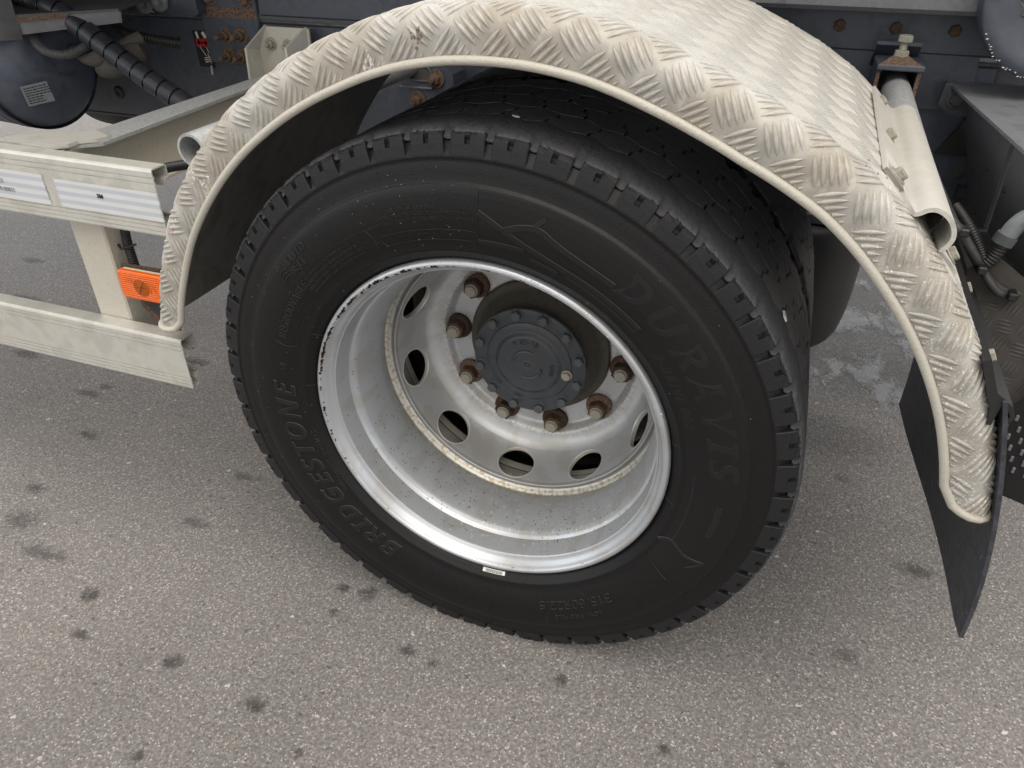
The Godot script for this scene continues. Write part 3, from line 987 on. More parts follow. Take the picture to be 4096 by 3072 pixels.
	piece(w, "cast_marking", done(st), M.hub)
	# bar-code sticker on the bead
	st = begin()
	var sm := ArrayMesh.new()
	var strip := func(sx: SurfaceTool, d0: float, d1: float, ra: float, rb: float, lift: float):
		var rows := []
		for r in [ra, (ra + rb) / 2, rb]:
			var row := PackedVector3Array()
			for k in 9:
				var a := deg_to_rad(lerpf(d0, d1, k / 8.0))
				row.append(Vector3(r * cos(a), r * sin(a), side_z(r) + lift))
			rows.append(row)
		grid(sx, rows)
	strip.call(st, -90.6, -82.6, 0.3022, 0.3075, 0.0010)
	done(st, sm)
	st = begin()
	for k in 26:
		var d := -89.6 + k * 0.235
		strip.call(st, d, d + [0.06, 0.11, 0.15][(k * 7) % 3], 0.3030, 0.3067, 0.0014)
	done(st, sm)
	piece(w, "bar_code_sticker", sm, [M.white, M.ink], Transform3D(), "small white sticker with black bars beside the rim")
	# pale grit and dried splashes on the rubber
	st = begin(false)
	for k in 150:
		var d := rng.randf_range(90, 200) if k % 3 else rng.randf_range(0, 360)
		var r := rng.randf_range(0.305, 0.438)
		var a := deg_to_rad(d)
		var sz := rng.randf_range(0.00025, 0.0006)
		var c := Vector3(r * cos(a), r * sin(a), side_z(r) + 0.0006)
		quad(st, c + Vector3(-sz, 0, 0), c + Vector3(0, -sz, 0), c + Vector3(sz, 0, 0), c + Vector3(0, sz, 0))
	piece(w, "grit", done(st), M.cream).set_meta("kind", "stuff")
	# drops of water on the flange lip
	st = begin()
	for k in 60:
		var a := deg_to_rad(rng.randf_range(15, 105))
		var r := rng.randf_range(0.2895, 0.2965)
		var s := rng.randf_range(0.0006, 0.0016)
		var c := Vector3(r * cos(a), r * sin(a), 0.0108)
		for i in 3:
			for j in 6:
				var P := func(u: int, v: int):
					var e := u * PI / 6
					var f := v * TAU / 6
					return c + Vector3(s * cos(e) * cos(f), s * cos(e) * sin(f), s * 0.8 * sin(e))
				quad(st, P.call(i, j), P.call(i, j + 1), P.call(i + 1, j + 1), P.call(i + 1, j))
	var dropm := StandardMaterial3D.new()
	dropm.albedo_color = Color(0.8, 0.82, 0.84)
	dropm.roughness = 0.08
	dropm.metallic = 0.4
	var dr := piece(w, "water_drops", done(st), dropm)
	dr.set_meta("kind", "stuff")
	# brake drum behind the disc
	piece(w, "brake_drum", lathe_mesh([Vector2(0.14, -0.302), Vector2(0.20, -0.33), Vector2(0.205, -0.52)], 64), M.soot)
	# --- the inner wheel of the pair
	var iw := node(truck, "inner_wheel", AXLE + Vector3(0, 0, -0.350), "inner rear wheel half hidden behind the outer one")
	piece(iw, "tyre", casing(true), M.rubber)
	for k in TN:
		piece(iw, "tread_block", lug[(k * 7) % 3], M.rubber_cut, Transform3D(Basis(Vector3.BACK, deg_to_rad(99.4) + k * TAU / TN), Vector3.ZERO))
	for row in 3:
		var cell := tread_cell(row, 0)
		for k in TN:
			piece(iw, "tread_block", cell, M.rubber_tread, Transform3D(Basis(Vector3.BACK, (k + 0.3 + 0.5 * (row % 2)) * TAU / TN), Vector3.ZERO))
	piece(iw, "shoulder_rib", rib(-0.0185, -0.0580, -1.0, -0.3, 99.4), M.rubber_tread)
	piece(iw, "shoulder_rib", rib(-0.2750, -0.2370, 1.0, -0.3), M.rubber_tread)
	piece(iw, "rim", lathe_mesh(curved([Vector2(0.2985, -0.002), Vector2(0.292, 0.004), Vector2(0.284, -0.004), Vector2(0.276, -0.015), Vector2(0.266, -0.05), Vector2(0.256, -0.12), Vector2(0.262, -0.2), Vector2(0.29, -0.25)], 3), 96), M.alu_dirty)

func hub_text(st: SurfaceTool, text: String, mid: float, r: float, h: float) -> void:
	var px := 48
	var unit := h / (px * 0.73)
	var ws := []
	var total := 0.0
	for ch in text:
		var w := bold.get_string_size(ch, HORIZONTAL_ALIGNMENT_LEFT, -1, px).x * unit * 1.05
		ws.append(w); total += w
	var x := -total / 2
	for i in text.length():
		var tm := TextMesh.new()
		tm.text = text[i]; tm.font = plainf; tm.font_size = px; tm.pixel_size = unit; tm.depth = 0.004; tm.curve_step = 2.0
		var arr := tm.get_mesh_arrays()
		if arr.size() and arr[Mesh.ARRAY_VERTEX] != null:
			var vs: PackedVector3Array = arr[Mesh.ARRAY_VERTEX]
			var idx = arr[Mesh.ARRAY_INDEX]
			var ids: PackedInt32Array = idx if idx != null else PackedInt32Array(range(vs.size()))
			var cx: float = x + ws[i] / 2
			for k in ids:
				var v := vs[k]
				var a := deg_to_rad(mid) - (cx + v.x) / r
				var rr := r + v.y
				st.add_vertex(Vector3(rr * cos(a), rr * sin(a), -0.2155 + (0.0012 if v.z > 0 else -0.002)))
		x += ws[i]

# ------------------------------------------------------------------ the mudguard
var bead_tab := [[172.0, 0.6015], [164.6, 0.6019], [155.3, 0.6010], [148.1, 0.6026], [140.4, 0.6026], [132.5, 0.6034], [124.7, 0.6032], [117.4, 0.6042], [111.3, 0.6052], [106.4, 0.6075], [102.0, 0.6092], [96.8, 0.6093], [91.4, 0.6078], [86.1, 0.6060], [80.9, 0.6034], [73.5, 0.5970], [68.0, 0.5942], [62.3, 0.5944], [56.7, 0.5990], [51.9, 0.6033], [46.8, 0.6046], [42.4, 0.6043], [38.6, 0.6047], [33.7, 0.6049], [28.7, 0.6051], [23.7, 0.6053], [17.8, 0.6050], [5.0, 0.6050]]

func bead_r(deg: float) -> float:
	for i in range(1, bead_tab.size()):
		if deg >= bead_tab[i][0]:
			var f: float = (deg - bead_tab[i][0]) / (bead_tab[i - 1][0] - bead_tab[i][0])
			return lerpf(bead_tab[i][1], bead_tab[i - 1][1], clampf(f, 0, 1))
	return 0.605

const GR := 0.030                                    # corner radius
const GW := 0.058                                    # how far the top stands out beyond the bead
func guard_prof(t: float) -> Array:                  # -> [offset outward, z, normal outward, normal z]
	var skirt := GW - GR
	var arc := GR * PI / 2
	if t < skirt:
		return [t, 0.030, 0.0, 1.0]
	if t < skirt + arc:
		var a := (t - skirt) / GR
		return [skirt + GR * sin(a), 0.030 - GR + GR * cos(a), sin(a), cos(a)]
	return [GW, 0.030 - GR - (t - skirt - arc), 1.0, 0.0]

const GT := 0.655                                    # whole width of the sheet along the profile
func guard_end(t: float, right: bool) -> float:      # where the sheet ends, degrees
	var f := clampf(1.0 - t / 0.062, 0, 1)
	return 9.6 + 5.2 * (1.0 - sqrt(1.0 - f * f)) if right else 167.2 - 3.4 * (1.0 - sqrt(1.0 - f * f))

var dent := FastNoiseLite.new()
func guard_at(deg: float, t: float, h := 0.0) -> Vector3:
	var p := guard_prof(t)
	var a := deg_to_rad(deg)
	var dir := Vector2(cos(a), sin(a))
	var r: float = bead_r(deg) + p[0] + p[2] * h
	var wob := dent.get_noise_2d(deg * 1.2, t * 90.0) * 0.0016
	var c: Vector2 = FC + dir * (r + p[2] * wob)
	return Vector3(c.x, c.y, p[1] + p[3] * (h + wob))

func guard_image(bars: Array, ravg: float) -> Image:
	var w := 2048
	var h := 512
	var a := noise(81, 0.006, 5).get_image(w, h).get_data()
	var b := noise(82, 0.035, 5).get_image(w, h).get_data()
	var c := noise(83, 0.20, 2).get_image(w, h).get_data()
	var out := PackedByteArray()
	out.resize(w * h * 3)
	for y in h:
		var t := float(y) / h * GT
		for x in w:
			var i := y * w + x
			var n1 := a[i] / 255.0
			var n2 := b[i] / 255.0
			var col := Color(0.690, 0.685, 0.665)
			col = col.lerp(Color(0.545, 0.535, 0.51), clampf(1.15 - t / 0.05, 0, 1) * (0.45 + 0.5 * n2))
			col = col.lerp(Color(0.585, 0.555, 0.505), clampf(1.0 - absf(t - 0.055) / 0.035, 0, 1) * clampf((n1 - 0.3) * 2.2, 0, 0.75))
			# brown film on the side band, cleaner on top
			var side := clampf(1.25 - t / 0.085, 0, 1)
			col = col.lerp(Color(0.585, 0.56, 0.515), clampf((n1 - 0.25) * 1.8, 0, 1) * (0.12 + 0.75 * side))
			col = col.lerp(Color(0.50, 0.49, 0.465), clampf((n2 - 0.55) * 2.0, 0, 0.5) * (0.2 + 0.35 * side))
			col = col.lerp(Color(0.72, 0.71, 0.685), clampf((0.42 - n2) * 2.4, 0, 0.5))
			if c[i] > 242: col = col * 0.75
			out[i * 3] = int(col.r * 255); out[i * 3 + 1] = int(col.g * 255); out[i * 3 + 2] = int(col.b * 255)
	var im := Image.create_from_data(w, h, false, Image.FORMAT_RGB8, out)
	# brown dirt and painted-in shade lie round the foot of each bar; the tops are rubbed pale
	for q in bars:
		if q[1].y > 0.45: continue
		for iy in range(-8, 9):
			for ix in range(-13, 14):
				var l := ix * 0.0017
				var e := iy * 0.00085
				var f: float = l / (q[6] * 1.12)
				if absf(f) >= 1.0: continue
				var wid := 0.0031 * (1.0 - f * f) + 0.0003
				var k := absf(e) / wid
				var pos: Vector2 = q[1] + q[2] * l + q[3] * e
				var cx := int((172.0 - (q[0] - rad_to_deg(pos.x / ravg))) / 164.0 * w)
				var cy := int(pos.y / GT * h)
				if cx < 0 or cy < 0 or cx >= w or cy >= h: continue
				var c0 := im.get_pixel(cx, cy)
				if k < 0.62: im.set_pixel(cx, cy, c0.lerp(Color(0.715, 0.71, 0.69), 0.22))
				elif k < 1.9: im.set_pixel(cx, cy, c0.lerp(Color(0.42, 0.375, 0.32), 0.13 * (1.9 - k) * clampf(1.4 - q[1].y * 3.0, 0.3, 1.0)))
	var spot := func(deg: float, t: float, rad: float, col: Color):
		var cx := int((172.0 - deg) / 164.0 * w)
		var cy := int(t / GT * h)
		var rr := int(ceil(rad))
		for y in range(-rr, rr + 1):
			for x in range(-rr, rr + 1):
				if Vector2(x, y * 1.2).length() <= rad and cy + y >= 0 and cy + y < h and cx + x >= 0 and cx + x < w:
					im.set_pixel(cx + x, cy + y, col)
	# flecks of white paint towards the rear end, splashes elsewhere
	for k in 2200:
		var f := rng.randf()
		spot.call(9.0 + 40.0 * f * f, rng.randf() * 0.10, rng.randf_range(0.3, 1.1), Color(0.80, 0.795, 0.775))
	for k in 60:
		spot.call(rng.randf_range(20, 165), rng.randf_range(0.0, 0.1), rng.randf_range(0.4, 1.0), Color(0.80, 0.795, 0.78))
	for s in [[139.0, 0.045], [138.0, 0.02], [106.5, 0.008], [147.5, 0.05]]:
		for k in 26:
			spot.call(s[0] + rng.randfn() * 0.7, absf(s[1] + rng.randfn() * 0.009), rng.randf_range(0.5, 1.9), Color(0.80, 0.795, 0.78))
	for k in 26:
		spot.call(99.5 + rng.randfn() * 0.45, absf(0.030 + rng.randfn() * 0.006), rng.randf_range(0.6, 2.4), Color(0.40, 0.35, 0.31))
	for k in 50:
		spot.call(rng.randf_range(40, 80), rng.randf_range(0.05, 0.5), rng.randf_range(0.4, 1.5), Color(0.35, 0.32, 0.33))
	for s in [[155.5, 0.03], [153.8, 0.035], [150.2, 0.042], [149.0, 0.035]]:
		for k in 3:
			spot.call(s[0] + rng.randfn() * 0.25, s[1] + rng.randfn() * 0.003, rng.randf_range(0.5, 1.4), Color(0.62, 0.22, 0.22))
	return im

func guard_uv(deg: float, t: float) -> Vector2:
	return Vector2((172.0 - deg) / 164.0, t / GT)

func mudguard() -> void:
	dent.seed = 5
	dent.frequency = 0.05
	var g := node(truck, "mudguard", Vector3.ZERO, "dusty aluminium chequer-plate mudguard over the rear wheel")
	var gm := StandardMaterial3D.new()
	gm.roughness = 0.50
	gm.metallic = 0.18
	gm.texture_repeat = false
	gm.normal_enabled = true
	gm.normal_texture = nbump(84, 0.04, 3.0, 1024)
	gm.normal_scale = 0.12
	var ts := []
	for k in 7: ts.append(0.028 * k / 6.0)
	for k in range(1, 9): ts.append(0.028 + GR * PI / 2 * k / 8.0)
	for k in range(1, 26): ts.append(lerpf(0.028 + GR * PI / 2, GT, k / 25.0))
	var st := begin()
	var rows := []
	var uvs := []
	var under := []
	for t in ts:
		var row := PackedVector3Array()
		var uv := PackedVector2Array()
		var low := PackedVector3Array()
		for k in 129:
			var deg := lerpf(guard_end(t, false), guard_end(t, true), k / 128.0)
			row.append(guard_at(deg, t))
			low.append(guard_at(deg, t, -0.004))
			uv.append(guard_uv(deg, t))
		rows.append(row); uvs.append(uv); under.append(low)
	grid(st, rows, uvs)
	piece(g, "guard_sheet", done(st), gm)
	st = begin()
	grid(st, under)
	piece(g, "underside", done(st), M.liner)
	# rolled bead round the outer edge and its two ends
	var path := []
	for k in range(6, -1, -1):
		var t := 0.07 * k / 6.0
		path.append(guard_at(guard_end(t, false) + 0.25, t, 0.0005))
	for k in range(1, 100):
		path.append(guard_at(lerpf(guard_end(0.0, false), guard_end(0.0, true), k / 100.0), 0.0, 0.0015))
	for k in 8:
		var t := 0.075 * k / 7.0
		path.append(guard_at(guard_end(t, true) - 0.25, t, 0.0005))
	piece(g, "edge_bead", tube_mesh(path, 0.0056, 10), M.bead)
	# raised five-bar pattern
	var bars := []
	var P := 0.0632
	var ravg := 0.663
	var eye := Vector3(0.362, 1.183, 0.872)
	for j in 21:
		var tc := 0.0095 + j * P / 2
		var even := j % 2 == 0
		for i in range(0, 70):
			var sc := i * P + (0.0 if even else P / 2)
			var deg0 := 166.8 - rad_to_deg(sc / ravg)
			if deg0 < 10.5: continue
			for b in 5:
				var off := (b - 2) * 0.0083
				var dir := Vector2(1, 1).normalized() if even else Vector2(1, -1).normalized()
				var perp := Vector2(dir.y, -dir.x)
				var c := Vector2(0, tc) + perp * off * (1.0 if even else 1.0)
				var half := 0.0190 + rng.randf_range(-0.0008, 0.0008)
				var lo := -half
				var hi := half
				# stop at the edges of the sheet
				if absf(dir.y) > 0.01:
					var l1 := (0.006 - c.y) / dir.y
					var l2 := (GT - 0.003 - c.y) / dir.y
					lo = maxf(lo, minf(l1, l2)); hi = minf(hi, maxf(l1, l2))
				if hi - lo < 0.006: continue
				var mid := guard_at(deg0, clampf(tc, 0, GT))
				bars.append([deg0, c, dir, perp, lo, hi, half, (mid - eye).length()])
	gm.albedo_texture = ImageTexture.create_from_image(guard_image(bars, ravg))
	var near := []
	for b in bars:
		var m: Vector3 = guard_at(b[0] - rad_to_deg(b[1].x / ravg), clampf(b[1].y, 0, GT))
		var nrm: Vector3 = guard_at(b[0], clampf(b[1].y, 0, GT), 1.0) - guard_at(b[0], clampf(b[1].y, 0, GT), 0.0)
		var v: Vector3 = eye - m
		var face := nrm.normalized().dot(v.normalized())
		b.append(face / v.length_squared() if face > 0.0 and m.y < 1.1 else 0.0)
	bars.sort_custom(func(a, b): return a[8] > b[8])
	var rest := begin()
	for k in bars.size():
		var b: Array = bars[k]
		if k < 296:
			var one := begin()
			bar(one, b, ravg)
			piece(g, "raised_bar", done(one), gm)
		else:
			bar(rest, b, ravg)
	var r := piece(g, "raised_bars", done(rest), gm)
	r.set_meta("kind", "stuff")

func bar(st: SurfaceTool, b: Array, ravg: float) -> void:
	var n := 6
	var rows := []
	var uvs := []
	for w in [-1.0, -0.68, 0.0, 0.68, 1.0]:
		var row := PackedVector3Array()
		var uv := PackedVector2Array()
		for k in n + 1:
			var l := lerpf(b[4], b[5], float(k) / n)
			var f: float = l / b[6]
			var wid := 0.0031 * (1.0 - f * f) + 0.0002
			var h := (0.0018 if w == 0.0 else (0.0014 if absf(w) < 0.9 else -0.0003)) * (1.0 - 0.75 * f * f * f * f) * (1.0 if b[1].y < 0.09 else 0.72)
			var q: Vector2 = b[1] + b[2] * l + b[3] * (w * wid)
			var t := clampf(q.y, 0.001, GT - 0.001)
			var deg: float = clampf(b[0] - rad_to_deg(q.x / ravg), guard_end(t, true), guard_end(t, false))
			row.append(guard_at(deg, t, h))
			uv.append(guard_uv(deg, t))
		rows.append(row); uvs.append(uv)
	grid(st, rows, uvs)

# ------------------------------------------------------------------ flap, supports
func flap() -> void:
	var st := begin()
	var outline := []
	var nz := 16
	var ny := 14
	var front := []
	var back := []
	for j in ny + 1:
		var fy := float(j) / ny
		var rf := PackedVector3Array()
		var rb := PackedVector3Array()
		for i in nz + 1:
			var fz := float(i) / nz
			var z := lerpf(0.032, -0.58, fz)
			var top := lerpf(0.700, 0.690, fz)
			var bot := lerpf(0.309, 0.300, fz)
			# rounded lower corner on the outer side
			if fz < 0.03: bot += 0.006
			var y := lerpf(top, bot, fy)
			var x := lerpf(0.657, lerpf(0.728, 0.700, fz), (1.0 - pow(1.0 - fy, 1.75))) + 0.006 * sin(fz * 5.0) * fy
			rf.append(Vector3(x - 0.0027, y, z))
			rb.append(Vector3(x + 0.0027, y, z))
		front.append(rf); back.append(rb)
	grid(st, front); 
	st.set_smooth_group(1)
	grid(st, back)
	st.set_smooth_group(-1)
	for j in ny:
		for i in [0, nz]:
			quad(st, front[j][i], front[j + 1][i], back[j + 1][i], back[j][i])
	for i in nz:
		for j in [0, ny]:
			quad(st, front[j][i], front[j][i + 1], back[j][i + 1], back[j][i])
	var f := node(truck, "mud_flap", Vector3.ZERO, "black rubber mud flap hanging behind the wheel")
	var fm := mat(Color(0.245, 0.252, 0.275), 0.34, 0.0, ntex(91, 0.02, [Color(0.8, 0.8, 0.82), Color(1, 1, 1), Color(0.9, 0.92, 0.95)], [0.3, 0.5, 0.7]), 3.0, nbump(92, 0.05, 5.0), 0.25)
	piece(f, "rubber_sheet", done(st), fm)
	# splashes dried on it
	st = begin(false)
	for k in 150:
		var fy := rng.randf_range(0.1, 0.97)
		var fz := rng.randf_range(0.02, 0.9)
		var y := lerpf(lerpf(0.700, 0.690, fz), lerpf(0.309, 0.300, fz), fy)
		var z := lerpf(0.032, -0.58, fz)
		var x := lerpf(0.657, lerpf(0.728, 0.700, fz), (1.0 - pow(1.0 - fy, 1.75))) + 0.006 * sin(fz * 5.0) * fy - 0.0031
		var s := rng.randf_range(0.0006, 0.0026)
		quad(st, Vector3(x, y - s * 2.5, z), Vector3(x, y, z + s), Vector3(x, y + s * 2.5, z), Vector3(x, y, z - s))
	var sp := piece(f, "splash_marks", done(st), mat(Color(0.36, 0.365, 0.38), 0.7))
	sp.set_meta("kind", "stuff")
	for q in [[0.672, 0.640, -0.02], [0.677, 0.622, -0.02], [0.676, 0.632, -0.05]]:
		piece(f, "hole", lathe_mesh([Vector2(0.006, 0), Vector2(0.005, 0.0008), Vector2(0, 0.0008)], 14), M.ink, toward(Vector3(q[0] - 0.0035, q[1], q[2]), Vector3(-1, -0.3, 0)))
	# clamping profile along the guard: a hooked channel
	var prof := [Vector2(0.6200, 0.7450), Vector2(0.6280, 0.7490), Vector2(0.6470, 0.7080), Vector2(0.6680, 0.6930), Vector2(0.6740, 0.6800), Vector2(0.6700, 0.6660), Vector2(0.6640, 0.6650), Vector2(0.6655, 0.6710), Vector2(0.6690, 0.6800), Vector2(0.6640, 0.6880), Vector2(0.6560, 0.6920), Vector2(0.6540, 0.6640), Vector2(0.6490, 0.6640), Vector2(0.6465, 0.6850), Vector2(0.6370, 0.7050)]
	var pts := []
	for q in prof: pts.append(Vector3(q.x, q.y, 0.028))
	st = begin(false)
	plate(st, pts, Vector3(0.012, -0.01, -0.62))
	piece(f, "clamp_profile", done(st), M.black)
	for z in [-0.02, -0.21, -0.42]:
		piece(f, "clamp_bolt", bolt_mesh(0.008, 0.006, 0.011), M.bolt, toward(Vector3(0.638, 0.728, z), Vector3(0.9, 0.45, 0)))

func tube_shell(path0: Vector3, path1: Vector3, r0: float, r1: float) -> ArrayMesh:
	# an open pipe with wall thickness
	var st := begin()
	var d := (path1 - path0).normalized()
	tube(st, [path0, path0 + d * 0.002, path1], [r0 - 0.0005, r0, r1], 32, false)
	st.set_smooth_group(1)
	tube(st, [path0 + d * 0.0001, path1], [r0 - 0.0045, r1 - 0.0045], 32, false)
	st.set_smooth_group(2)
	tube(st, [path0, path0 + d * 0.0001], [r0 - 0.0005, r0 - 0.0045], 32, false)
	return done(st)

func supports() -> void:
	var s := node(truck, "mudguard_support", Vector3.ZERO, "galvanised saddle and tube holding the rear of the mudguard")
	piece(s, "support_tube", tube_shell(Vector3(0.5325, 0.870, -0.07), Vector3(0.543, 0.876, -0.84), 0.0255, 0.0255), M.zinc)
	# saddle plate: hump with two flanges, following the guard
	var sec := func(f: float):                       # f 0 near .. 1 far: points (x, y)
		var k := lerpf(1.0, 0.97, f)
		var dx := lerpf(0.0, 0.006, f)
		var pts := [Vector2(0.4775, 0.9265), Vector2(0.4915, 0.9125), Vector2(0.5050, 0.8985), Vector2(0.5105, 0.8945), Vector2(0.5150, 0.8945), Vector2(0.5230, 0.8995), Vector2(0.5320, 0.9010), Vector2(0.5420, 0.8975), Vector2(0.5510, 0.8900), Vector2(0.5570, 0.8800), Vector2(0.5590, 0.8690), Vector2(0.5560, 0.8590), Vector2(0.5515, 0.8525), Vector2(0.5555, 0.8465), Vector2(0.5680, 0.8330), Vector2(0.5790, 0.8190)]
		var out := []
		for p in curved(pts, 3): out.append(Vector2(p.x + dx, p.y))
		return out
	var st := begin()
	var outer := []
	var inner := []
	var steps := [[-0.004, 0.0], [-0.05, 0.05], [-0.16, 0.25], [-0.30, 0.5], [-0.44, 0.8], [-0.50, 1.0]]
	for q in steps:
		var pts: Array = sec.call(q[1])
		var ro := PackedVector3Array()
		var ri := PackedVector3Array()
		for i in pts.size():
			var d: Vector2 = (pts[mini(i + 1, pts.size() - 1)] - pts[maxi(i - 1, 0)]).normalized()
			var n := Vector2(-d.y, d.x)
			# near end of the flanges is cut slanting
			var z: float = q[0]
			if q[1] == 0.0:
				z -= clampf(0.10 * (1.0 - float(i) / 10.0), 0.0, 0.05) if i < 10 else clampf((i - 36) * 0.004, 0.0, 0.03)
			ro.append(Vector3(pts[i].x, pts[i].y, z))
			ri.append(Vector3(pts[i].x - n.x * 0.005, pts[i].y - n.y * 0.005, z))
		outer.append(ro); inner.append(ri)
	grid(st, outer)
	st.set_smooth_group(1)
	grid(st, inner)
	st.set_smooth_group(-1)
	for e in [0, outer.size() - 1]:
		for i in outer[e].size() - 1:
			quad(st, outer[e][i], outer[e][i + 1], inner[e][i + 1], inner[e][i])
	for q in outer.size() - 1:
		for e in [0, outer[0].size() - 1]:
			quad(st, outer[q][e], outer[q + 1][e], inner[q + 1][e], inner[q][e])
	piece(s, "saddle", done(st), M.zinc_dusty)
	for z in [-0.075, -0.255, -0.46]:
		piece(s, "saddle_bolt", bolt_mesh(0.0085, 0.007, 0.0125), M.bolt, toward(Vector3(0.4945, 0.9100, z), Vector3(0.7, 0.72, 0)))
	piece(s, "saddle_bolt", bolt_mesh(0.0085, 0.007, 0.0125), M.bolt, toward(Vector3(0.570, 0.8315, -0.055), Vector3(0.8, 0.6, 0)))
	# the clamp on the frame that takes the tube, with its set-screw
	var b := node(truck, "tube_clamp", Vector3.ZERO, "dark rusty box clamp with a bright set-screw on top")
	piece(b, "clamp_cap", plate_mesh([Vector3(0.494, 0.952, -0.780), Vector3(0.571, 0.952, -0.780), Vector3(0.571, 0.905, -0.840), Vector3(0.494, 0.905, -0.840)], Vector3(0, -0.006, 0)), M.frame)
	piece(b, "clamp_cap", box_mesh(Vector3(0.497, 0.915, -0.840), Vector3(0.577, 0.925, -0.700), 0.002), M.frame)
	st = begin(false)
	plate(st, [Vector3(0.500, 0.925, -0.702), Vector3(0.572, 0.925, -0.702), Vector3(0.536, 0.941, -0.76)], Vector3(0, -0.004, -0.004))
	piece(b, "gusset", done(st), M.rust_pale)
	for x in [0.503, 0.571]:
		piece(b, "clamp_cheek", box_mesh(Vector3(x - 0.003, 0.835, -0.84), Vector3(x + 0.003, 0.9145, -0.715), 0.001), M.frame)
		piece(b, "cheek_edge", box_mesh(Vector3(x - 0.0034, 0.838, -0.7155), Vector3(x + 0.0034, 0.914, -0.713), 0.0005), M.rust_pale)
	var sc := toward(Vector3(0.536, 0.926, -0.745), Vector3(0.01, 1, 0))
	st = begin(false)
	hexagon(st, 0.0135, 0.004, 0.018, 0.002)
	piece(b, "lock_nut", done(st), M.bolt, sc)
	st = begin(false)
	var th := []
	for k in 13:
		th.append(Vector2(0.0074 if k % 2 else 0.0066, 0.018 + k * 0.0012))
	lathe(st, th, 16)
	hexagon(st, 0.0135, 0.0324, 0.0432, 0.002)
	piece(b, "set_screw", done(st), M.bolt, sc)
	# front tube, cut open, showing beside the guard
	var f := node(truck, "front_support_tube", Vector3.ZERO, "open galvanised tube end beside the front of the mudguard")
	piece(f, "pipe", tube_shell(Vector3(-0.496, 0.848, -0.045), Vector3(-0.485, 0.850, -0.84), 0.0265, 0.0265), M.zinc)

